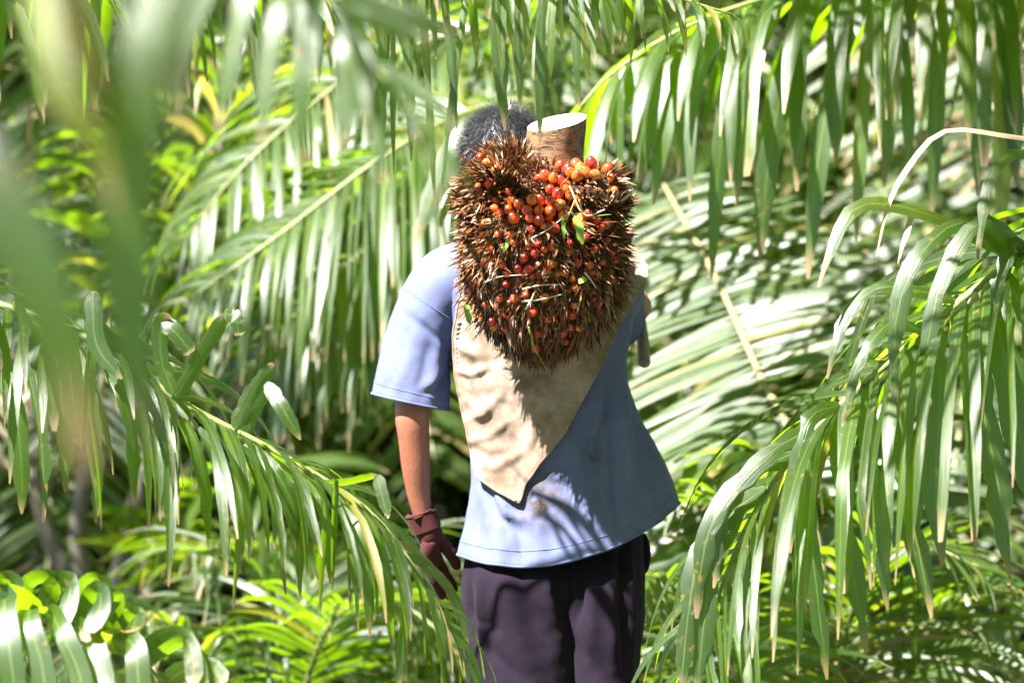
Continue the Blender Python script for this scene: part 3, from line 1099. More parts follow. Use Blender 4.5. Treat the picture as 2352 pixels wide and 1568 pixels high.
SPINE = brown_mat('dry_bract', [(0.0, (0.038, 0.012, 0.005)), (0.45, (0.11, 0.038, 0.012)), (0.8, (0.19, 0.08, 0.028)), (0.95, (0.26, 0.17, 0.09)), (1.0, (0.36, 0.28, 0.18))], 0.42)
CORE = simple_mat('bunch_core', (0.030, 0.014, 0.008), (0.075, 0.035, 0.016), 40, 0.9, 0.9, 0.01)
m, nt, no, li, bs = new_mat('palm_fruit')
tc = N_(nt, 'ShaderNodeTexCoord').outputs['Object']
sep = N_(nt, 'ShaderNodeSeparateXYZ'); li.new(tc, sep.inputs[0])
oi = N_(nt, 'ShaderNodeObjectInfo').outputs['Random']
c = ramp(nt, oi, [(0.0, (0.42, 0.020, 0.012)), (0.35, (0.58, 0.055, 0.012)), (0.7, (0.68, 0.13, 0.012)), (0.93, (0.70, 0.22, 0.02)), (1.0, (0.16, 0.02, 0.02))])
zz = math_(nt, 'ADD', sep.outputs[2], math_(nt, 'MULTIPLY', math_(nt, 'SUBTRACT', noise_t(nt, tc, 120, 3), 0.5), 0.012))
c = mixc(nt, ramp(nt, math_(nt, 'MULTIPLY', zz, 50), [(0.05, 0.0), (0.50, 0.75)]), c, (0.22, 0.012, 0.012))
c = mixc(nt, ramp(nt, math_(nt, 'MULTIPLY', zz, 50), [(0.50, 0.0), (0.62, 0.9)]), c, (0.03, 0.012, 0.01))
li.new(c, bs.inputs['Base Color'])
bs.inputs['Roughness'].default_value = 0.22
bs.inputs['Specular IOR Level'].default_value = 0.6
bs.inputs['Subsurface Weight'].default_value = 0.1
bs.inputs['Subsurface Radius'].default_value = (0.006, 0.002, 0.001)
FRUIT = m

BY = 4.845
BC = P(1247, 590, BY)
bunch = empty('palm_fruit_bunch', BC)
tag(bunch, 'spiky brown bunch of orange-red palm fruit slung on the man\'s back', 'fruit bunch')
u_ = K * BY
ELL = [(np.array(P(1247, 592, BY - 0.025)), np.array([178 * u_, 0.150, 222 * u_])),
       (np.array(P(1128, 452, BY - 0.02)), np.array([72 * u_, 0.095, 84 * u_])),
       (np.array(P(1345, 452, BY - 0.03)), np.array([92 * u_, 0.105, 72 * u_])),
       (np.array(P(1160, 385, BY + 0.01)), np.array([58 * u_, 0.055, 42 * u_]))]


def shape_pt(k, d):
    c_, a_ = ELL[k]
    d = d / np.linalg.norm(d)
    p = c_ + d * a_
    if k == 0:                     # egg outline, narrowing downwards
        q = (p[2] - c_[2]) / a_[2]
        f_ = 1.0 + 0.03 * q if q > 0 else 1.0 - 0.16 * q * q
        p[0] = c_[0] + (p[0] - c_[0]) * f_
    n_ = d / a_
    return p, n_ / np.linalg.norm(n_)


def inside(p, skip, s=0.97):
    for k, (c_, a_) in enumerate(ELL):
        if k != skip and np.sum(((p - c_) / (a_ * s)) ** 2) < 1:
            return True
    return False


V, F = [], []
for k, (c_, a_) in enumerate(ELL):
    b0 = len(V)
    for j in range(19):
        for i in range(36):
            th, ph = math.pi * (j + 0.02) / 18.04, 2 * math.pi * i / 36
            p, n_ = shape_pt(k, np.array([math.sin(th) * math.cos(ph), math.sin(th) * math.sin(ph), math.cos(th)]))
            V.append(p - n_ * (0.006 + 0.005 * noise.noise(Vector(p) * 60)))
    F += grid_faces(19, 36, True, b0)
me = mesh('core', V, F); offset_mesh(me, BC)
link('core', me, bunch, CORE)

rg = random.Random(11)
stem0 = np.array(P(1268, 420, BY + 0.03))


def front_hit(u, v):
    """where the bunch's front is met at picture position u, v"""
    best = None
    o = np.array(P(u, v, 1.0)); o0 = np.array([0, 0, ZC])
    dr = o - o0
    for k, (c_, a_) in enumerate(ELL):
        A_ = np.sum((dr / a_) ** 2); B_ = 2 * np.sum(dr * (o0 - c_) / a_ ** 2); C_ = np.sum(((o0 - c_) / a_) ** 2) - 1
        D_ = B_ * B_ - 4 * A_ * C_
        if D_ < 0:
            continue
        t = (-B_ - math.sqrt(D_)) / (2 * A_)
        p = o0 + dr * t
        if best is None or p[1] < best[0][1]:
            n_ = (p - c_) / a_ ** 2
            best = (p, n_ / np.linalg.norm(n_))
    return best


# fruits one can see between the bracts
zoom = [(798,440),(848,425),(898,392),(940,402),(893,432),(970,437),(835,468),(868,480),(918,462),(905,500),(990,490),(945,480),
        (765,515),(722,500),(750,563),(848,605),(895,640),(655,628),(697,620),(748,635),(798,655),(690,678),(750,685),(645,722),
        (690,730),(650,770),(535,620),(530,575),(460,620),(455,665),(528,670),(490,690),(630,680),(365,545),(390,560),(450,455),
        (340,540),(420,530),(270,680),(365,725),(300,860),(672,905),(760,870),(720,885),(700,890),(630,995),(605,1000),(580,990),
        (655,1030),(515,1070),(495,965),(345,1065),(335,1100),(815,1330),(985,1150),(1030,955),(1045,745),(1025,770),(990,880),
        (960,970),(880,1180),(720,1145),(455,1300),(520,1310),(440,1270),(530,1420),(675,1405),(750,1365),(620,1130),(500,1235),
        (870,1240),(1100,560),(1055,460),(1075,500),(370,330),(350,370),(390,390),(340,420),(410,420),(790,590),(830,560),(870,540),
        (800,520),(720,760),(780,780),(560,720),(590,650),(560,850),(640,870),(610,930),(690,960),(760,960),(830,1010),(430,880),
        (400,960),(470,800),(380,800),(880,760),(930,820),(1000,1020),(780,1090),(560,1150),(660,1220),(740,1260),(600,1330),
        (690,1330),(900,1300),(400,1180),(480,1150),(850,900),(900,960),(820,700),(310,760),(250,800),(940,700)]
fruit_pts = []
for zx, zy in zoom:
    fruit_pts.append(((1650 + zx * 0.7333) / 1.7415, (350 + zy * 0.7333) / 1.7415, 1))
for k in range(70):
    a_, q = rg.uniform(0, 2 * math.pi), math.sqrt(rg.random()) * 0.93
    fruit_pts.append((1247 + 178 * q * math.cos(a_), 600 + 215 * q * math.sin(a_), 0))
bm = bmesh.new()
bmesh.ops.create_icosphere(bm, subdivisions=2, radius=1.0)
for vtx in bm.verts:
    z = vtx.co.z
    s_ = 1 - 0.30 * max(0, z) ** 2
    vtx.co.x *= 0.0104 * s_; vtx.co.y *= 0.0104 * s_; vtx.co.z = z * 0.0140
fme = bpy.data.meshes.new('fruit'); bm.to_mesh(fme); bm.free()
fme.polygons.foreach_set('use_smooth', [True] * len(fme.polygons))
fme.materials.append(FRUIT)
placed = []
for fu, fv, seen in fruit_pts:
    h = front_hit(fu, fv)
    if h is None:
        continue
    p, n_ = h
    cluster = 1180 < fu < 1400 and fv < 520
    lift_ = (rg.uniform(0.003, 0.010) if cluster else rg.uniform(-0.001, 0.006)) if seen else rg.uniform(-0.006, 0.001)
    p = p + n_ * lift_
    if any(np.linalg.norm(p - q) < 0.0125 for q in placed):
        continue
    placed.append(p)
    o = bpy.data.objects.new('fruit', fme)
    COL.objects.link(o)
    o.parent = bunch
    o.location = Vector(p) - BC
    dz = Vector(n_) + Vector((rg.gauss(0, .3), rg.gauss(0, .3), rg.gauss(0, .3)))
    o.rotation_euler = dz.to_track_quat('Z', 'X').to_euler()
    s_ = rg.uniform(0.78, 1.1) * (1.0 if cluster else 0.80)
    o.scale = (s_, s_, s_)

FP = np.array(placed)
V, F, A = [], [], []


def spine(p, d, L_, w_, bend, rn):
    b0 = len(V)
    d = d / np.linalg.norm(d)
    sd = np.cross(d, np.array([rg.gauss(0, 1), rg.gauss(0, 1), rg.gauss(0, 1)])); sd /= np.linalg.norm(sd)
    up_ = np.cross(d, sd)
    for q, wq in ((0, 0.8), (0.4, 1.0), (0.75, 0.6)):
        c_ = p + d * L_ * q + bend * (L_ * q * q)
        V.extend([c_ - sd * w_ * wq, c_ + up_ * w_ * wq * 0.5, c_ + sd * w_ * wq])
        A.extend([rn, rn, rn])
    V.append(p + d * L_ + bend * L_); A.append(min(1, rn + 0.05))
    for q in range(2):
        o = b0 + 3 * q
        F.extend([(o, o + 1, o + 4, o + 3), (o + 1, o + 2, o + 5, o + 4), (o + 2, o, o + 3, o + 5)])
    o = b0 + 6
    F.extend([(o, o + 1, o + 3), (o + 1, o + 2, o + 3), (o + 2, o, o + 3)])


cl_n = [1150, 260, 160, 170]
for k in range(4):
    for c in range(cl_n[k]):
        d = np.array([rg.gauss(0, 1), rg.gauss(0, 1), rg.gauss(0, 1)])
        if d[1] > 0.75:
            continue
        p, n_ = shape_pt(k, d)
        if inside(p, k, 0.93) or noise.noise(Vector(p) * 24) < -0.30:
            continue
        # bracts lean away from the stalk, more so towards the bottom
        flow = p - stem0
        flow = flow - n_ * flow.dot(n_)
        fl = np.linalg.norm(flow)
        flow = flow / (fl + 1e-6) * min(1, fl / 0.10)
        low = max(0, min(1, (BC.z + 0.05 - p[2]) / 0.2))
        axis = n_ + flow * (0.6 + 0.75 * low) + np.array([rg.gauss(0, .42), rg.gauss(0, .42), rg.gauss(0, .42)])
        axis /= np.linalg.norm(axis)
        tone = min(0.95, max(0, rg.gauss(0.5, 0.22)))
        uu, vv = UV(p)
        bare = (1190 < uu < 1400 and 360 < vv < 520 and k in (0, 2)) and p[1] < BY
        cl_len = rg.uniform(0.65, 1.35)
        for s_ in range(rg.randint(9, 15)):
            off = np.array([rg.gauss(0, 1), rg.gauss(0, 1), rg.gauss(0, 1)]) * 0.009
            off -= n_ * off.dot(n_)
            dd = axis + off * 22 + np.array([rg.gauss(0, .2), rg.gauss(0, .2), rg.gauss(0, .2)])
            L_ = rg.uniform(0.016, 0.036) * (1.15 if low > 0.4 else 1.0)
            L_ *= cl_len
            pp = p + off - n_ * 0.005
            if bare:
                L_ *= 0.55
            if len(FP) and pp[1] < BY - 0.02:
                dist = np.min(np.sum((FP - pp) ** 2, axis=1))
                if dist < (0.0105 if pp[2] > BC.z + 0.05 else 0.006) ** 2 and rg.random() < 0.75:
                    continue
                if dist < 0.017 ** 2:
                    L_ *= 0.7
            spine(pp, dd, L_, rg.uniform(0.0013, 0.0027) * (1.4 if rg.random() < 0.25 else 1), flow * rg.uniform(0, 0.25) + np.array([0, 0, -0.1 * low]),
                  min(1, max(0, tone + rg.gauss(0, 0.16) + (0.4 if rg.random() < 0.05 else 0))))
# long sharp thorns sticking out at the sides
for c in range(150):
    d = np.array([rg.choice((-1, 1)) * rg.uniform(0.5, 1), rg.gauss(0, 0.5), rg.uniform(-0.9, 0.7)])
    p, n_ = shape_pt(0, d)
    if inside(p, 0, 0.93):
        continue
    spine(p, n_ + np.array([rg.gauss(0, .25), rg.gauss(0, .25), rg.gauss(0, .25) - 0.2]), rg.uniform(0.035, 0.052), rg.uniform(0.0009, 0.0015), np.array([0, 0, -0.05]), rg.uniform(0.1, 0.9))
me = mesh('bract', V, F, smooth=False, attrs={'rnd': A}); offset_mesh(me, BC)
tag(link('bract', me, bunch, SPINE), kind='stuff')

# straws and sprigs caught in the bunch
STRAW = simple_mat('straw', (0.30, 0.24, 0.15), (0.48, 0.40, 0.28), 30, 0.7)
SPRIG = simple_mat('green_sprig', (0.12, 0.20, 0.02), (0.22, 0.32, 0.05), 40, 0.5)
def Z2(x, y):
    return (1650 + x * 0.7333) / 1.7415, (350 + y * 0.7333) / 1.7415
def lay(pts, r, name, mat, off=0.022):
    w = []
    for x, y in pts:
        uu, vv = Z2(x, y)
        h = front_hit(uu, vv)
        w.append(h[0] + h[1] * off if h else np.array(P(uu, vv, BY - 0.03)))
    pth = catmull(w, 12)
    v_, f_ = tube(pth, np.linspace(r, r * 0.5, 12), 5)
    me_ = mesh(name, v_, f_); offset_mesh(me_, BC)
    return link(name, me_, bunch, mat)
lay([(893, 560), (940, 640), (980, 705)], 0.0026, 'straw', STRAW, 0.034)
lay([(870, 655), (950, 645), (1040, 645)], 0.0011, 'straw', SPRIG, 0.030)
lay([(660, 835), (740, 790), (830, 710)], 0.0013, 'straw', STRAW, 0.026)
lay([(620, 1080), (700, 1060), (795, 1058)], 0.0016, 'straw', STRAW, 0.028)
lay([(615, 1140), (700, 1130), (800, 1105)], 0.0022, 'straw', STRAW, 0.026)
lay([(635, 1175), (660, 1130), (672, 1098)], 0.0024, 'straw', STRAW, 0.028)
lay([(440, 1050), (520, 1020), (640, 1010)], 0.0012, 'straw', STRAW, 0.026)
lay([(900, 1000), (930, 1040), (950, 1075)], 0.0022, 'straw', STRAW, 0.028)
lay([(420, 1100), (470, 1020), (520, 960)], 0.0010, 'straw', STRAW, 0.026)
lay([(650, 1255), (680, 1360), (730, 1450)], 0.0012, 'sprig', SPRIG, 0.030)
lay([(855, 650), (830, 720), (800, 800)], 0.0012, 'sprig', SPRIG, 0.028)
def leaf_on(cx, cy, l, w, ang, mat, off=0.033):
    uu, vv = Z2(cx, cy)
    h = front_hit(uu, vv) or (np.array(P(uu, vv, BY)), np.array([0, -1.0, 0]))
    p = h[0] + h[1] * off
    d = np.array([math.cos(ang), 0, math.sin(ang)]); s_ = np.array([-math.sin(ang), 0.3, math.cos(ang)])
    pth = [p + d * l * (t - 0.5) + np.array([0, -0.004 * math.sin(t * 3.1), 0]) for t in np.linspace(0, 1, 9)]
    Vv, Ff, Uu, Aa = ribbon(np.array(pth), np.tile(s_, (9, 1)), w, 0.2, 0.9, 0.3, rg)
    me_ = mesh('leaf', Vv, Ff, uvs=Uu, attrs={'rnd': Aa}); offset_mesh(me_, BC)
    link('leaf', me_, bunch, mat)
leaf_on(870, 800, 0.052, 0.018, -1.35, SPRIG)
leaf_on(800, 790, 0.040, 0.008, -1.5, SPRIG)
leaf_on(720, 1460, 0.036, 0.012, -1.1, SPRIG)
leaf_on(385, 1195, 0.034, 0.014, -1.4, SPRIG)
leaf_on(555, 870, 0.022, 0.008, 1.1, SPRIG)
leaf_on(885, 1035, 0.016, 0.010, 0.3, SPRIG)

# cut stalk: mottled bark, slanted pale cut face
m, nt, no, li, bs = new_mat('stalk_bark')
tc = N_(nt, 'ShaderNodeTexCoord').outputs['Object']
f1 = noise_t(nt, mapping(nt, tc, (1, 1, 2.2)), 45, 5, 0.7)
f2 = noise_t(nt, mapping(nt, tc, (1, 1, 5)), 90, 4, 0.6)
c = mixc(nt, ramp(nt, f2, [(0.3, 0.0), (0.7, 1.0)]), (0.10, 0.045, 0.016), (0.23, 0.115, 0.05))
c = mixc(nt, ramp(nt, f1, [(0.50, 0.0), (0.60, 0.95)]), c, (0.025, 0.016, 0.010))
li.new(c, bs.inputs['Base Color']); bs.inputs['Roughness'].default_value = 0.6
bump(nt, f2, 0.5, 0.003, bs)
BARK = m
CUT = simple_mat('cut_pith', (0.62, 0.56, 0.44), (0.70, 0.66, 0.56), 60, 0.6, 0.3, 0.001, 0.4, (1, 1, 1))
S0, S1 = np.array(P(1268, 430, BY + 0.02)), np.array(P(1279, 282, BY + 0.0))
th = np.linspace(0, 2 * math.pi, 40, endpoint=False)
V, F = [], []
rows = 14
for j in range(rows):
    q = j / (rows - 1)
    c_ = S0 + (S1 - S0) * q
    rx = (66 + 6 * (1 - q) ** 2 + 2 * q) * u_
    for i in range(40):
        x, y = math.cos(th[i]) * rx, math.sin(th[i]) * rx * 0.92
        wob = 1 + 0.035 * noise.noise(Vector((math.cos(th[i]) * 2, math.sin(th[i]) * 2, q * 3)))
        # the cut slopes towards the viewer and down to the left
        z = (0.20 * x + 0.33 * y) * q ** 1.5
        V.append(c_ + np.array([x * wob, y * wob, z]))
F = grid_faces(rows, 40)
me = mesh('stem', V, F); offset_mesh(me, BC)
stem = link('stem', me, bunch, BARK)
top = V[-40:]
cen = np.mean(top, axis=0)
Vt = [cen + np.array([0, 0, 0.0008])]
Ft = []
for rr in (0.5, 0.9, 1.0):
    for p in top:
        Vt.append(cen + (p - cen) * rr + np.array([0, 0, 0.0008 + 0.0015 * noise.noise(Vector(p) * 90) * (rr < 1)]))
for i in range(40):
    k = (i + 1) % 40
    Ft.append((0, 1 + i, 1 + k))
    for r_ in range(2):
        Ft.append((1 + r_ * 40 + i, 41 + r_ * 40 + i, 41 + r_ * 40 + k, 1 + r_ * 40 + k))
me = mesh('cut_face', Vt, Ft); offset_mesh(me, BC)
link('cut_face', me, stem, CUT)

# ================================================================== palms round the man
def W(*pts):
    return [P(*q) for q in pts]


def G0(u, Y):
    """a place on the ground below picture column u at distance Y"""
    return Vector(((u - 1176) * K * Y, Y, 0))


# --- palm to the left: the frond that crosses in front of the man's left side
pl = palm('oil_palm', Vector((-1.75, 4.75, 0)), 'oil palm whose sharp drooping frond crosses before the man\'s gloved hand', 1.15, 0.17)
c0 = pl.location + Vector((0.05, 0, 1.05))
f1 = add_frond(pl, [c0] + W((-350, 640, 4.68), (0, 700, 4.6), (230, 790, 4.55), (420, 925, 4.52), (640, 1040, 4.50), (850, 1175, 4.48), (980, 1350, 4.46), (1075, 1530, 4.44)),
               n=60, L=0.40, W=0.021, droop=2.2, fwd=0.5, lift=0.15, t0=0.30, r0=0.012, r1=0.0025, seed=5, kink=0.18, tint=(0.0, 0.7), ragged=0.45)
blade(f1, [(355, 900, 4.5), (300, 820, 4.46), (215, 740, 4.44), (212, 672, 4.43), (212, 800, 4.40), (240, 900, 4.38)][:4], 0.032, 0.3, 0.3, 1, blunt=True)
blade(f1, [(215, 668, 4.43), (214, 720, 4.42), (225, 800, 4.41), (280, 870, 4.40)], 0.032, 0.0, 0.3, 2)
blade(f1, [(400, 905, 4.5), (372, 830, 4.5), (370, 745, 4.5), (392, 730, 4.49)], 0.030, 0.3, 0.5, 3, blunt=True)
blade(f1, [(368, 738, 4.5), (400, 760, 4.49), (440, 810, 4.49)], 0.032, 0.0, 0.35, 4, blunt=True)
blade(f1, [(405, 912, 4.5), (455, 830, 4.51), (520, 725, 4.52)], 0.030, 0.5, 0.6, 5, blunt=True)
blade(f1, [(514, 718, 4.52), (540, 730, 4.5), (548, 770, 4.5)], 0.028, 0.0, 0.3, 6, blunt=True, ragged=0.7)
blade(f1, [(540, 985, 4.5), (580, 900, 4.52), (632, 838, 4.54)], 0.030, 0.4, 0.55, 7, blunt=True)
blade(f1, [(560, 1010, 4.5), (585, 950, 4.53), (618, 885, 4.55)], 0.028, 0.6, 0.45, 8, blunt=True)
blade(f1, [(610, 880, 4.53), (645, 930, 4.5), (690, 1010, 4.5)], 0.028, 0.0, 0.4, 9)
blade(f1, [(700, 1110, 4.5), (780, 1110, 4.48), (868, 1092, 4.46)], 0.022, 0.9, 0.5, 10, blunt=True)
blade(f1, [(866, 1090, 4.46), (875, 1130, 4.45), (892, 1190, 4.44)], 0.024, 0.3, 0.2, 11)
for k, (u, v, dx, ln, w_) in enumerate([(330, 880, 60, 340, .034), (300, 860, 90, 300, .03), (420, 960, 60, 300, .03), (455, 985, 95, 330, .028), (520, 1000, 110, 260, .028),
                                        (600, 1040, 90, 330, .026), (650, 1060, 80, 270, .028), (700, 1090, 60, 250, .028), (770, 1130, 80, 330, .028), (830, 1160, 70, 330, .026),
                                        (560, 1020, 120, 240, .028), (120, 800, 30, 330, .034), (40, 800, 60, 400, .036),
                                        (180, 800, 40, 400, .034), (10, 850, 40, 330, .034), (250, 830, 60, 330, .03)]):
    sgn = rng.choice((-0.5, 0.5, 0.2))
    blade(f1, [(u, v, 4.5), (u + dx * 0.55, v + ln * 0.22, 4.44 + 0.03 * sgn), (u + dx * 0.95, v + ln * 0.6, 4.43 + 0.05 * sgn), (u + dx, v + ln, 4.44 + 0.05 * sgn)], w_, rng.uniform(-0.9, 0.9), rng.uniform(0, 0.6), 20 + k, ragged=0.5)
# second frond: the curled broad leaves low on the left
f2 = add_frond(pl, [pl.location + Vector((0.1, -0.05, 0.9))] + W((-260, 1440, 4.25), (-60, 1455, 4.2), (90, 1440, 4.18), (230, 1470, 4.16), (420, 1590, 4.12)), n=0, r0=0.010, r1=0.004)
for k, (pts, w_, tw, rn) in enumerate([
        ([(95, 1425, 4.2), (40, 1375, 4.12), (10, 1380, 4.05), (20, 1480, 4.0), (40, 1620, 3.98)], .042, 0.1, .25),
        ([(110, 1430, 4.2), (80, 1400, 4.1), (65, 1420, 4.03), (95, 1520, 4.0), (110, 1640, 3.98)], .038, 0.0, .2),
        ([(130, 1440, 4.2), (120, 1410, 4.12), (135, 1440, 4.05), (180, 1540, 4.02), (200, 1640, 4.0)], .036, 0.1, .3),
        ([(170, 1460, 4.18), (180, 1440, 4.12), (215, 1480, 4.06), (235, 1560, 4.03), (240, 1640, 4.0)], .036, -0.1, .25),
        ([(100, 1425, 4.2), (120, 1350, 4.2), (160, 1335, 4.16), (150, 1400, 4.12), (115, 1450, 4.1)], .036, 0.5, .15),
        ([(60, 1425, 4.2), (60, 1345, 4.22), (115, 1325, 4.2), (160, 1350, 4.15)], .034, 0.8, .1),
        ([(200, 1455, 4.18), (205, 1390, 4.16), (225, 1355, 4.12), (230, 1390, 4.08), (205, 1450, 4.05)], .036, 0.4, .12),
        ([(240, 1475, 4.17), (260, 1420, 4.16), (262, 1372, 4.14), (240, 1400, 4.1), (190, 1470, 4.06)], .034, 0.5, .2),
        ([(255, 1480, 4.16), (290, 1430, 4.15), (315, 1410, 4.12), (300, 1450, 4.08)], .032, 0.6, .1),
        ([(280, 1500, 4.15), (285, 1465, 4.1), (310, 1490, 4.06), (318, 1570, 4.04), (322, 1640, 4.03)], .038, 0.0, .3),
        ([(275, 1495, 4.15), (250, 1460, 4.13), (290, 1450, 4.08)], .030, 1.0, .8),
        ([(310, 1520, 4.14), (350, 1480, 4.13), (415, 1460, 4.1), (440, 1500, 4.07), (445, 1570, 4.05)], .034, 0.4, .15),
        ([(330, 1535, 4.13), (370, 1500, 4.12), (420, 1475, 4.1), (452, 1500, 4.08), (470, 1590, 4.05)], .030, 0.8, .3),
        ([(380, 1570, 4.12), (420, 1540, 4.1), (480, 1530, 4.08), (515, 1570, 4.05)], .034, 0.2, .5),
        ([(30, 1440, 4.2), (-40, 1360, 4.2), (-60, 1420, 4.1), (-40, 1600, 4.0)], .04, 0.1, .3),
        ([(20, 1440, 4.2), (0, 1340, 4.24), (30, 1330, 4.2), (55, 1370, 4.15)], .03, 0.6, .1),
        ([(170, 1445, 4.2), (180, 1360, 4.22), (215, 1325, 4.22), (250, 1350, 4.2), (262, 1400, 4.18)], .028, 0.9, .05)]):
    blade(f2, pts, w_, tw, rn, 60 + k, fold=0.15, ragged=0.1, blunt=True)

# --- palm beside the camera: huge soft leaves at the upper left
pn = palm('oil_palm', Vector((-1.15, 1.15, 0)), 'oil palm with leaves so close that they blur into pale green bands', 1.3, 0.17)
f3 = add_frond(pn, [pn.location + Vector((0.05, 0.02, 1.38))] + W((-900, -700, 1.60), (-300, -430, 1.70), (300, -260, 1.75), (700, -200, 1.80)), n=0, r0=0.010, r1=0.004)
for k, (pts, w_, tw, rn) in enumerate([
        ([(560, -215, 1.78), (450, -100, 1.74), (360, 60, 1.72), (300, 330, 1.70), (290, 620, 1.70), (340, 1000, 1.70)], .036, -0.15, .45),
        ([(100, -330, 1.74), (70, -100, 1.68), (100, 120, 1.64), (160, 260, 1.62), (230, 360, 1.62), (260, 480, 1.62)], .030, 0.7, .90),
        ([(-300, -430, 1.7), (-320, 0, 1.5), (-160, 330, 1.42), (40, 560, 1.40), (120, 760, 1.40), (200, 1080, 1.41)], .054, 0.2, .3),
        ([(420, -235, 1.77), (410, -60, 1.75), (400, 150, 1.74), (420, 380, 1.74)], .024, 0.9, .98),
        ([(180, -300, 1.75), (150, -60, 1.72), (190, 120, 1.72), (250, 240, 1.72)], .028, 0.6, .97)]):
    blade(f3, pts, w_, tw, rn, 90 + k, ragged=0.0)

# --- palm between camera and man: the half-blurred frond tip at the top
pm = palm('oil_palm', Vector((-1.35, 2.5, 0)), 'oil palm with a grey-white half-blurred frond tip hanging left of the man\'s head', 1.5, 0.17)
f4 = add_frond(pm, [pm.location + Vector((0.05, 0, 1.45))] + W((-300, -420, 2.7), (200, -430, 2.75), (560, -260, 2.75), (740, -30, 2.72), (830, 110, 2.70), (930, 230, 2.68), (1020, 330, 2.66)),
               n=24, L=0.20, W=0.022, droop=0.9, fwd=0.9, lift=0.1, t0=0.42, sides=(1, -1), r0=0.009, r1=0.002, seed=31, kink=0.02, tint=(0.05, 0.6))
for k, (pts, w_, tw) in enumerate([
        ([(760, 10, 2.71), (850, 15, 2.69), (950, 45, 2.67), (1046, 78, 2.66)], .022, 0.5),
        ([(770, 30, 2.71), (850, 45, 2.69), (930, 75, 2.68), (990, 95, 2.67)], .018, 0.5),
        ([(790, 60, 2.7), (800, 120, 2.68), (800, 220, 2.67), (790, 330, 2.66)], .026, 0.0),
        ([(810, 80, 2.7), (840, 170, 2.68), (865, 280, 2.67), (880, 420, 2.66)], .018, 0.3),
        ([(740, -20, 2.72), (700, 60, 2.68), (690, 200, 2.66), (700, 380, 2.66)], .022, 0.4),
        ([(700, -80, 2.73), (640, 20, 2.68), (610, 180, 2.66), (600, 330, 2.65)], .022, 0.3),
        ([(650, -150, 2.74), (570, -40, 2.68), (530, 120, 2.66), (500, 300, 2.65)], .024, 0.5),
        ([(600, -220, 2.75), (500, -80, 2.68), (430, 80, 2.66), (400, 260, 2.65)], .022, 0.2),
        ([(860, 150, 2.69), (930, 190, 2.68), (990, 230, 2.67), (1050, 300, 2.66)], .016, 0.3)]):
    blade(f4, pts, w_, tw, 0.15 + 0.05 * k, 120 + k, ragged=0.0)

# --- palm over the man's head: narrow leaflets hang in from the top edge
pt = palm('oil_palm', Vector((-1.95, 4.05, 0)), 'oil palm whose narrow yellow-spotted leaflets hang down over the man\'s head', 1.75, 0.18)
f5 = add_frond(pt, [pt.location + Vector((0.08, 0, 1.7))] + W((-500, -220, 4.2), (100, -330, 4.3), (600, -260, 4.36), (950, -150, 4.4), (1250, -70, 4.42), (1500, -20, 4.44), (1700, 40, 4.45)),
               n=36, L=0.27, W=0.020, droop=1.9, fwd=0.25, lift=-0.05, t0=0.58, r0=0.012, r1=0.002, seed=41, kink=0.05, tint=(0.1, 0.85), ragged=0.5, twist=0.7)
for k, (u0, u1, v1, w_) in enumerate([(880, 878, 420, .016), (900, 905, 400, .014), (930, 945, 370, .018), (960, 1000, 480, .014), (1010, 1050, 300, .016), (1090, 1010, 480, .012), (1130, 1160, 300, .030),
                                      (1155, 1150, 250, .016), (1180, 1196, 260, .018), (1210, 1200, 150, .022), (1245, 1240, 330, .020), (1270, 1262, 200, .016), (1310, 1330, 250, .018), (1340, 1350, 190, .018), (1380, 1400, 150, .016), (1420, 1430, 110, .016), (1465, 1475, 90, .014)]):
    blade(f5, [(u0, -110, 4.41), (u0 + (u1 - u0) * 0.3, -20 + 0.1 * v1, 4.38), (u0 + (u1 - u0) * 0.7, v1 * 0.55, 4.37), (u1, v1, 4.38)], w_, rng.uniform(-0.8, 0.8), rng.uniform(0.1, 0.86), 150 + k, ragged=0.4)

f5b = add_frond(pt, [pt.location + Vector((0.08, 0.05, 1.7))] + W((-500, -150, 4.9), (0, -160, 5.3), (350, -120, 5.5), (650, -60, 5.6), (900, 20, 5.7)),
                n=40, L=0.48, W=0.030, droop=2.2, fwd=0.3, lift=-0.1, t0=0.45, r0=0.012, r1=0.003, seed=44, kink=0.05, tint=(0.0, 0.6), twist=0.8)

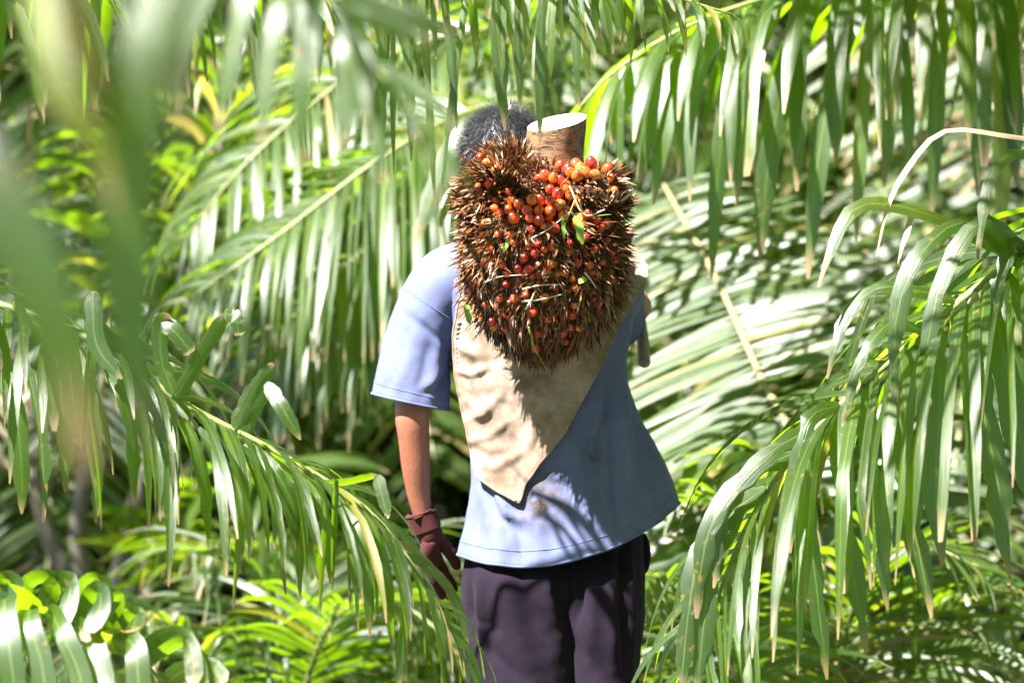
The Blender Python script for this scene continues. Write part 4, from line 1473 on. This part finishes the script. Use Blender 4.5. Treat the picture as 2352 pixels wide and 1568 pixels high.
# --- palm at the right, in focus: big fronds arching in
pr = palm('oil_palm', Vector((1.72, 4.75, 0)), 'oil palm with white-glinting arched leaves and long dark hanging leaves right of the man', 1.25, 0.18)
f6 = add_frond(pr, [pr.location + Vector((-0.05, 0, 1.2))] + W((2560, 480, 4.68), (2300, 620, 4.62), (2080, 800, 4.58), (1880, 980, 4.55), (1730, 1180, 4.53), (1640, 1400, 4.50), (1590, 1600, 4.48)),
               n=56, L=0.58, W=0.029, droop=2.2, fwd=0.45, lift=0.1, t0=0.16, r0=0.013, r1=0.003, seed=51, kink=0.08, tint=(0.0, 0.6), ragged=0.35)
for k, (pts, w_, tw, rn) in enumerate([
        ([(2400, 640, 4.64), (2200, 520, 4.58), (2050, 470, 4.55), (1960, 480, 4.52), (1915, 560, 4.5), (1880, 660, 4.48)], .030, (0.9, 0.1), .75),
        ([(2400, 660, 4.64), (2280, 540, 4.58), (2200, 510, 4.55), (2110, 590, 4.5), (2060, 720, 4.48), (2055, 860, 4.47), (2060, 970, 4.46)], .038, (0.5, 0.0), .4),
        ([(2400, 640, 4.64), (2300, 520, 4.56), (2230, 520, 4.54), (2160, 650, 4.5), (2120, 860, 4.48), (2105, 1090, 4.47)], .034, (0.6, 0.1), .35),
        ([(2500, 560, 4.64), (2400, 380, 4.58), (2330, 350, 4.55), (2275, 400, 4.52), (2255, 500, 4.5), (2245, 600, 4.49)], .026, (0.7, 0.1), .4),
        ([(2200, 690, 4.6), (2120, 670, 4.56), (2020, 660, 4.54), (1950, 720, 4.52), (1915, 810, 4.5), (1900, 870, 4.5)], .030, (0.7, 0.1), .4),
        ([(2120, 760, 4.58), (2050, 740, 4.54), (1990, 800, 4.5), (1955, 880, 4.49), (1935, 980, 4.48)], .026, (0.6, 0.2), .3),
        ([(2360, 600, 4.62), (2330, 560, 4.56), (2300, 640, 4.53), (2280, 760, 4.52)], .030, 0.1, .3),
        ([(2280, 640, 4.6), (2300, 780, 4.55), (2340, 980, 4.53), (2370, 1180, 4.52)], .060, 0.1, .1),
        ([(2230, 680, 4.6), (2240, 850, 4.55), (2290, 1100, 4.53), (2320, 1330, 4.52)], .056, 0.2, .08),
        ([(2150, 740, 4.58), (2160, 900, 4.55), (2150, 1120, 4.53), (2165, 1300, 4.52)], .052, -0.2, .15),
        ([(2080, 800, 4.58), (2070, 950, 4.55), (2090, 1150, 4.53), (2140, 1420, 4.52)], .046, 0.3, .1),
        ([(2300, 620, 4.6), (2380, 780, 4.55), (2400, 1000, 4.53), (2390, 1300, 4.52)], .050, 0.1, .15),
        ([(1990, 880, 4.56), (1990, 1000, 4.53), (2020, 1200, 4.51), (2040, 1400, 4.5)], .042, -0.4, .2),
        ([(1940, 930, 4.55), (1930, 1050, 4.52), (1950, 1250, 4.5), (1990, 1500, 4.5)], .040, 0.3, .12),
        ([(1870, 1000, 4.55), (1850, 1120, 4.52), (1870, 1300, 4.5), (1900, 1560, 4.5)], .040, -0.2, .18),
        ([(1930, 930, 4.55), (1860, 960, 4.5), (1830, 1080, 4.48), (1815, 1270, 4.47)], .034, 0.1, .3),
        ([(1880, 980, 4.55), (1780, 1030, 4.5), (1680, 1130, 4.47), (1620, 1250, 4.45), (1600, 1420, 4.45)], .040, (0.5, 0), .12),
        ([(1820, 1040, 4.54), (1730, 1090, 4.5), (1660, 1190, 4.47), (1640, 1350, 4.45)], .034, (0.5, 0), .1),
        ([(1760, 1120, 4.53), (1680, 1180, 4.5), (1600, 1300, 4.46), (1560, 1600, 4.44)], .044, (0.4, 0), .12),
        ([(1700, 1180, 4.53), (1650, 1250, 4.49), (1620, 1400, 4.46), (1600, 1600, 4.45)], .040, (0.3, 0), .1)]):
    blade(f6, pts, w_, tw, rn, 200 + k, ragged=0.6)
add_frond(pr, [pr.location + Vector((-0.05, -0.05, 1.2)), Vector((1.45, 4.4, 1.95)), Vector((0.95, 4.0, 2.32)), Vector((0.45, 3.9, 2.30)), Vector((0.05, 3.9, 2.12))],  # frond above the view, added to shade the leaves hanging at the right
          n=44, L=0.40, W=0.030, droop=1.2, fwd=0.5, lift=0.15, t0=0.3, r0=0.013, r1=0.003, seed=58, tint=(0.0, 0.7))
# a withered, bent leaf and a dry hanging one
blade(f6, [(2450, 330, 4.64), (2330, 314, 4.6), (2170, 300, 4.58), (2080, 390, 4.56), (2040, 470, 4.55), (2012, 590, 4.54)], .013, 0.8, .5, 240, mat=DRYLEAF)
blade(f6, [(2200, 560, 4.6), (2110, 480, 4.58), (2080, 540, 4.56), (2062, 605, 4.55)], .013, 0.7, .3, 241, mat=DRYLEAF)

# --- palm beyond at the upper right: broad leaflets hanging like a curtain
pc = palm('oil_palm', Vector((2.75, 6.3, 0)), 'oil palm with a high frond curtaining broad leaflets above the dry bent leaf', 1.9, 0.2)
f7 = add_frond(pc, [pc.location + Vector((-0.05, 0, 1.85))] + W((2700, -180, 6.1), (2350, -120, 6.0), (2050, -70, 5.9), (1780, -10, 5.85), (1560, 70, 5.8), (1380, 190, 5.8), (1300, 300, 5.8)),
               n=52, L=0.76, W=0.042, droop=2.4, fwd=0.45, lift=-0.05, t0=0.14, r0=0.016, r1=0.003, seed=61, kink=0.03, tint=(0.1, 0.8), twist=0.6)
for k, (a0, b0_, a1, b1) in enumerate([(1560, 60, 1400, 330), (1600, 60, 1470, 420), (1640, 40, 1500, 470), (1690, 30, 1560, 400), (1730, 10, 1635, 640), (1790, -10, 1690, 470), (1840, -20, 1830, 440),
                                       (1890, -30, 1745, 600), (1950, -40, 1920, 360), (2000, -50, 1855, 640), (2030, -60, 1965, 560), (2070, -70, 2090, 420), (2120, -70, 2030, 430), (2190, -80, 2140, 500),
                                       (2260, -90, 2245, 450), (2300, -100, 2335, 430), (2350, -100, 2300, 560)]):
    du, dv = a1 - a0, b1 - b0_
    blade(f7, [(a0, b0_, 5.88), (a0 + du * 0.45 - 8, b0_ + dv * 0.25, 5.80), (a0 + du * 0.85, b0_ + dv * 0.62, 5.76), (a1, b1, 5.76)], rng.uniform(.036, .056), rng.uniform(-0.9, 0.9), rng.uniform(0.05, 0.85), 600 + k, ragged=0.1)
f7b = add_frond(pc, [pc.location + Vector((-0.05, 0.05, 1.8))] + W((2650, -420, 6.4), (2300, -420, 6.4), (1900, -330, 6.4), (1500, -160, 6.4), (1150, 60, 6.4)),
                n=34, L=0.62, W=0.044, droop=1.3, fwd=0.5, lift=0.0, t0=0.15, r0=0.016, r1=0.003, seed=62, kink=0.03, tint=(0.1, 0.8), twist=0.6)

# --- palm behind the man: sunlit fronds sweeping down to the left
pd = palm('oil_palm', G0(1300, 7.3), 'oil palm behind the man with sunlit yellow-green fronds sweeping down to the left', 0.5, 0.2)
d0 = pd.location + Vector((0, 0, 0.45))
pd2 = palm('oil_palm', G0(1345, 7.9), 'oil palm behind the man\'s head with its feathered fronds arching up and over', 0.5, 0.2)
d2 = pd2.location + Vector((0, 0, 0.45))
DF = []
for k, (root, c_, n_, L_, seed) in enumerate([
        (pd, W((1330, 900, 7.2), (1270, 300, 7.0), (1100, 250, 6.9), (880, 360, 6.8), (640, 540, 6.75), (430, 690, 6.7)), 70, 0.60, 71),
        (pd, W((1310, 1000, 7.2), (1200, 520, 7.0), (1050, 470, 6.9), (860, 560, 6.85), (700, 700, 6.8), (560, 860, 6.8)), 66, 0.55, 72),
        (pd2, W((1330, 900, 7.7), (1260, 150, 7.4), (1050, 80, 7.2), (800, 180, 7.1), (560, 380, 7.0), (420, 560, 7.0)), 60, 0.60, 73)]):
    DF.append(add_frond(root, [d0 if root is pd else d2] + c_, n=n_, L=L_, W=0.026, droop=1.7, fwd=0.5, lift=0.05, t0=0.52, r0=0.016, r1=0.003, seed=seed, mat=LEAF_FAR,
                        tint=(0.0, 0.85), twist=0.75, jit=0.5, upref=(0, -0.45, 0.9)))
blade(DF[0], [(1215, 265, 6.3), (1130, 262, 6.15), (1060, 310, 6.1), (1000, 430, 6.08), (950, 560, 6.06)], .062, (0.5, 0.1), .5, 260)
blade(DF[0], [(1200, 300, 6.3), (1110, 330, 6.2), (1050, 400, 6.15), (1010, 520, 6.1)], .045, (0.6, 0.1), .6, 261)

# --- young palm behind at the right, pale stiff rachis leaning left
pe = palm('oil_palm', G0(1960, 6.1), 'young oil palm with a straight cream midrib and stiff feathered leaflets beyond the man\'s elbow', 0.3, 0.18)
e0 = pe.location + Vector((0, 0, 0.25))
CREAM = simple_mat('cream_stalk', (0.13, 0.12, 0.05), (0.22, 0.19, 0.09), 12, 0.5)
add_frond(pe, [e0] + W((1850, 1100, 6.1), (1745, 860, 6.35), (1645, 640, 6.65), (1525, 425, 7.0)), n=60, L=0.54, W=0.026, droop=0.35, fwd=-0.08, lift=0.05, t0=0.3,
          r0=0.011, r1=0.006, seed=81, mat=LEAF_FAR, tint=(0.05, 0.6), twist=0.4, rmat=CREAM, jit=0.35, kink=0.0, upref=(-0.2, -0.8, 0.6))
pe2 = palm('oil_palm', G0(2120, 9.6), 'oil palm with pale nearly level leaves reaching toward the bunch\'s right edge', 0.3, 0.18)
e2 = pe2.location + Vector((0, 0, 0.25))
fe = add_frond(pe2, [e2] + W((1980, 900, 9.3), (1950, 560, 9.1), (1840, 400, 8.9), (1640, 330, 8.7), (1480, 360, 8.6)), n=46, L=0.55, W=0.031, droop=0.7, fwd=0.7, lift=0.2, t0=0.35,
          r0=0.014, r1=0.003, seed=82, mat=LEAF_FAR, tint=(0.1, 0.8), jit=0.6, upref=(0, -0.6, 0.6))
for k, pts in enumerate([[(1960, 600, 9.1), (1860, 450, 8.9), (1700, 415, 8.8), (1520, 425, 8.7)], [(1960, 640, 9.1), (1880, 500, 8.9), (1740, 460, 8.8), (1600, 470, 8.7)],
                         [(1930, 500, 9.0), (1850, 400, 8.9), (1720, 370, 8.8), (1530, 380, 8.7)], [(1880, 430, 8.9), (1760, 350, 8.8), (1620, 330, 8.7), (1500, 350, 8.6)]]):
    blade(fe, pts, .046, 1.0, .45, 265 + k)
add_frond(pe, [e0] + W((1760, 1300, 6.5), (1600, 1020, 7.0), (1450, 900, 7.2), (1330, 900, 7.2)), n=40, L=0.55, W=0.032, droop=0.9, fwd=0.5, lift=0.1, t0=0.25,
          r0=0.016, r1=0.003, seed=83, mat=LEAF_FAR, tint=(0.1, 0.8), jit=0.6, rmat=CREAM, upref=(0, -0.6, 0.7))
add_frond(pe, [e0] + W((1900, 1300, 6.2), (1820, 1120, 6.2), (1700, 1040, 6.2), (1560, 1090, 6.2)), n=40, L=0.50, W=0.032, droop=0.9, fwd=0.5, lift=0.1, t0=0.25,
          r0=0.014, r1=0.003, seed=84, mat=LEAF_FAR, tint=(0.1, 0.8), jit=0.6)
add_frond(pe2, [e2] + W((2100, 1150, 9.3), (2060, 850, 9.0), (1960, 640, 8.8), (1820, 600, 8.6), (1700, 680, 8.5)), n=46, L=0.55, W=0.031, droop=0.8, fwd=0.5, lift=0.1, t0=0.3,
          r0=0.014, r1=0.003, seed=85, mat=LEAF_FAR, tint=(0.1, 0.8), jit=0.6, upref=(0, -0.6, 0.6))
add_frond(pe2, [e2] + W((2250, 1150, 9.4), (2330, 800, 9.1), (2300, 560, 8.9), (2180, 480, 8.7), (2020, 560, 8.5)), n=46, L=0.55, W=0.031, droop=0.8, fwd=0.5, lift=0.1, t0=0.3,
          r0=0.014, r1=0.003, seed=86, mat=LEAF_FAR, tint=(0.1, 0.8), jit=0.6, upref=(0, -0.6, 0.6))

# --- palm behind at the left, fan of grey-brown leaf stalks
pf = palm('oil_palm', G0(250, 8.2), 'oil palm with a fan of grey-brown leaf stalks standing behind the drooping frond', 0.35, 0.22)
g0_ = pf.location + Vector((0, 0, 0.3))
for k, c_ in enumerate([W((180, 1250, 8.1), (215, 1000, 8.0), (260, 700, 7.9), (330, 250, 7.8), (300, -100, 7.7)),
                        W((280, 1280, 8.1), (340, 1050, 8.0), (400, 820, 7.9), (470, 500, 7.8), (560, 100, 7.7)),
                        W((330, 1300, 8.1), (440, 1080, 8.0), (560, 880, 7.9), (680, 640, 7.8), (860, 420, 7.7), (1000, 520, 7.6)),
                        W((120, 1250, 8.2), (70, 1000, 8.1), (40, 700, 8.0), (0, 300, 7.9), (-120, -60, 7.8)),
                        W((360, 1400, 8.0), (480, 1290, 7.6), (660, 1250, 7.2), (850, 1330, 6.9), (960, 1480, 6.8)),
                        W((330, 1380, 8.0), (420, 1200, 7.8), (600, 1080, 7.6), (800, 1100, 7.4), (930, 1200, 7.3))]):
    low = k >= 4
    add_frond(pf, [g0_] + c_, n=26 if not low else 30, L=0.48 if not low else 0.42, W=0.036, droop=1.0, fwd=0.6, lift=0.1, t0=0.5 if not low else 0.25, r0=0.032 if not low else 0.014, r1=0.004,
              seed=300 + k, mat=LEAF_FAR, tint=(0.1, 0.8), rmat=PETIOLE if not low else None)

# --- low palm in front of them on the left and one at the lower right
pg = palm('oil_palm', G0(640, 6.6), 'low young oil palm spreading light green leaves beneath the gloved hand', 0.15, 0.12)
q0 = pg.location + Vector((0, 0, 0.12))
for k, c_ in enumerate([W((560, 1650, 6.5), (420, 1450, 6.4), (260, 1420, 6.3), (120, 1560, 6.2)), W((680, 1650, 6.5), (760, 1430, 6.4), (900, 1380, 6.3), (1050, 1480, 6.2)),
                        W((640, 1650, 6.6), (630, 1400, 6.6), (560, 1280, 6.6), (420, 1260, 6.5)), W((650, 1650, 6.6), (700, 1380, 6.7), (820, 1260, 6.8), (1000, 1270, 6.8))]):
    add_frond(pg, [q0] + c_, n=37, L=0.44, W=0.016, droop=0.9, fwd=0.7, lift=0.1, t0=0.3, jit=0.6, r0=0.01, r1=0.002, seed=400 + k, mat=LEAF_FAR, tint=(0.0, 0.55))
ph = palm('oil_palm', G0(1850, 6.0), 'low young oil palm filling the gap beside the man\'s trousers', 0.15, 0.12)
q0 = ph.location + Vector((0, 0, 0.12))
for k, c_ in enumerate([W((1750, 1700, 5.9), (1640, 1450, 5.8), (1520, 1330, 5.7), (1420, 1330, 5.6)), W((1900, 1700, 6.0), (1960, 1400, 5.9), (2080, 1250, 5.8), (2250, 1300, 5.7)),
                        W((1820, 1700, 6.0), (1780, 1350, 6.0), (1680, 1180, 6.0), (1540, 1150, 6.0)), W((1950, 1700, 6.0), (2080, 1450, 6.1), (2260, 1350, 6.1), (2450, 1420, 6.1))]):
    add_frond(ph, [q0] + c_, n=37, L=0.46, W=0.018, jit=0.6, droop=0.9, fwd=0.6, lift=0.2, t0=0.25, r0=0.01, r1=0.002, seed=420 + k, mat=LEAF_FAR, tint=(0.2, 0.8))

# ================================================================== the plantation beyond
rg = random.Random(77)
far = []
for k in range(5):
    ln = (2.6, 3.0, 3.4, 2.9, 3.2)[k]
    pts = [Vector((0, 0, 0)), Vector((ln * 0.30, 0, ln * (0.42 + 0.05 * k))), Vector((ln * 0.62, 0, ln * (0.55 + 0.03 * k))), Vector((ln * 0.95, 0, ln * (0.40 - 0.02 * k))), Vector((ln * 1.12, 0, ln * (0.16 - 0.03 * k)))]
    rp = catmull(pts, 30)
    v_, f_ = tube(rp, np.linspace(0.030, 0.005, 30), 6)
    r_me = mesh('frond', v_, f_); r_me.materials.append(RACHIS)
    bl = frond_leaflets(rp, 84, 0.80, 0.034, 0.75, 0.45, 0.05, 0.18, (1, -1), rg, kink=0.04, tint=(0.05, 0.84), seg=7, three=False, jit=0.55)
    l_me = join_blades(bl, 'foliage'); l_me.materials.append(LEAF_FAR)
    far.append((r_me, l_me))
dry = []
for r_me, l_me in far:
    d_me = l_me.copy(); d_me.materials.clear(); d_me.materials.append(DRYLEAF)
    dry.append(d_me)
trunk_me = None


def far_palm(x, y, h, nf, scl, label, group='blurred palms of the plantation behind the man', tilt=(-0.55, 0.35)):
    global trunk_me
    root = empty('oil_palm', (x, y, 0))
    tag(root, label, 'palm', group)
    if trunk_me is None:
        vs_, fs = [], []
        for j in range(10):
            for i in range(10):
                a_ = 2 * math.pi * i / 10
                r = 0.2 * (1.1 - 0.02 * j) * (1 + 0.15 * math.sin(i * 3.1 + j * 2.4))
                vs_.append((r * math.cos(a_), r * math.sin(a_), j / 9.0))
        trunk_me = mesh('trunk', vs_, grid_faces(10, 10)); trunk_me.materials.append(TRUNK)
    t = link('trunk', trunk_me, root)
    t.location = (0, 0, -0.15)
    t.scale = (1, 1, h + 0.15)
    ph0 = rg.uniform(0, 6.28)
    for k in range(nf):
        vi = rg.randrange(5)
        r_me, l_me = far[vi]
        if rg.random() < 0.07:
            l_me = dry[vi]
        fr = link('frond', r_me, root)
        fr.location = (0, 0, h - 0.05)
        fr.rotation_euler = (rg.uniform(-0.12, 0.12), rg.uniform(*tilt), ph0 + k * 2.399 + rg.uniform(-.2, .2))
        s_ = scl * rg.uniform(0.8, 1.1)
        fr.scale = (s_, s_, s_)
        lf = link('foliage', l_me, fr)
        lf['kind'] = 'stuff'


LBL = 'blurred oil palm in the thicket of the plantation behind the man'
spots = []
for row, (y, cnt, h) in enumerate([(11.2, 6, 0.4), (13.0, 6, 0.7), (15.0, 5, 1.0), (17.0, 6, 1.4), (22.0, 7, 2.0), (29.0, 9, 2.8), (38.0, 10, 3.6)]):
    half = 0.5 * 2352 * K * y * 1.35 + 0.8
    for i in range(cnt):
        x = -half + 2 * half * (i + 0.5 + rg.uniform(-.25, .25)) / cnt
        tall = rg.random() < (0.5 if y > 12 else 0.0)
        spots.append((x, y + rg.uniform(-1, 1), h * rg.uniform(0.6, 1.2) + (2.2 + 0.06 * y if tall else 0)))
spots += [(-2.3, 10.4, 0.25), (-1.0, 10.8, 0.2), (-0.2, 11.6, 0.3), (1.3, 11.0, 0.25), (2.5, 10.2, 0.3)]
for x, y, h in spots:
    far_palm(x, y, h, 15, rg.uniform(0.85, 1.1), LBL)

# unseen tall palms, added so their crowns block the sky over the clearing
for x, y, h in [(3.7, 1.0, 3.6), (4.6, 4.2, 4.0), (1.6, -2.2, 3.8), (5.2, -0.8, 4.2), (-2.0, -5.5, 4.4), (3.6, -5.0, 4.4), (-7.4, 4.2, 3.6), (3.4, 3.9, 3.3), (3.0, -1.6, 3.6),
                (3.2, 8.4, 4.2), (-3.4, 9.4, 4.4), (0.6, -7.5, 4.6), (-6.5, -3.5, 4.6)]:
    far_palm(x, y, h, 24, 1.25, 'tall oil palm out of view, added to shade the clearing', 'unseen palms added to shade the clearing', (-0.5, 0.3))

# undergrowth: grass and seedlings between the palms
bl = []
for k in range(9000):
    y = 6.0 + 34 * rg.random() ** 1.6
    x = rg.uniform(-1, 1) * (0.5 * 2352 * K * y * 1.25 + 0.3)
    if abs(x - 0.1) < 0.5 and y < 6:
        continue
    L_ = rg.uniform(0.3, 0.9)
    a_ = rg.uniform(0, 6.28)
    d = np.array([math.cos(a_) * 0.5, math.sin(a_) * 0.5, 1.0]); d /= np.linalg.norm(d)
    p = np.array([x, y, -0.05]); pts = [p]
    sv = np.array([-math.sin(a_), math.cos(a_), 0])
    for j in range(5):
        d = d + np.array([math.cos(a_), math.sin(a_), -1.2]) * 0.16 * j / 2
        d /= np.linalg.norm(d)
        pts.append(pts[-1] + d * L_ / 5)
    bl.append(ribbon(np.array(pts), np.tile(sv, (6, 1)), rg.uniform(0.006, 0.016), 0.1, rg.uniform(0.0, 0.7), 0, rg, False, False))
gr = link('undergrowth', join_blades(bl, 'undergrowth'), None, LEAF_FAR)
tag(gr, 'tall grass and seedlings covering the ground between the palms', 'grass', kind='stuff')
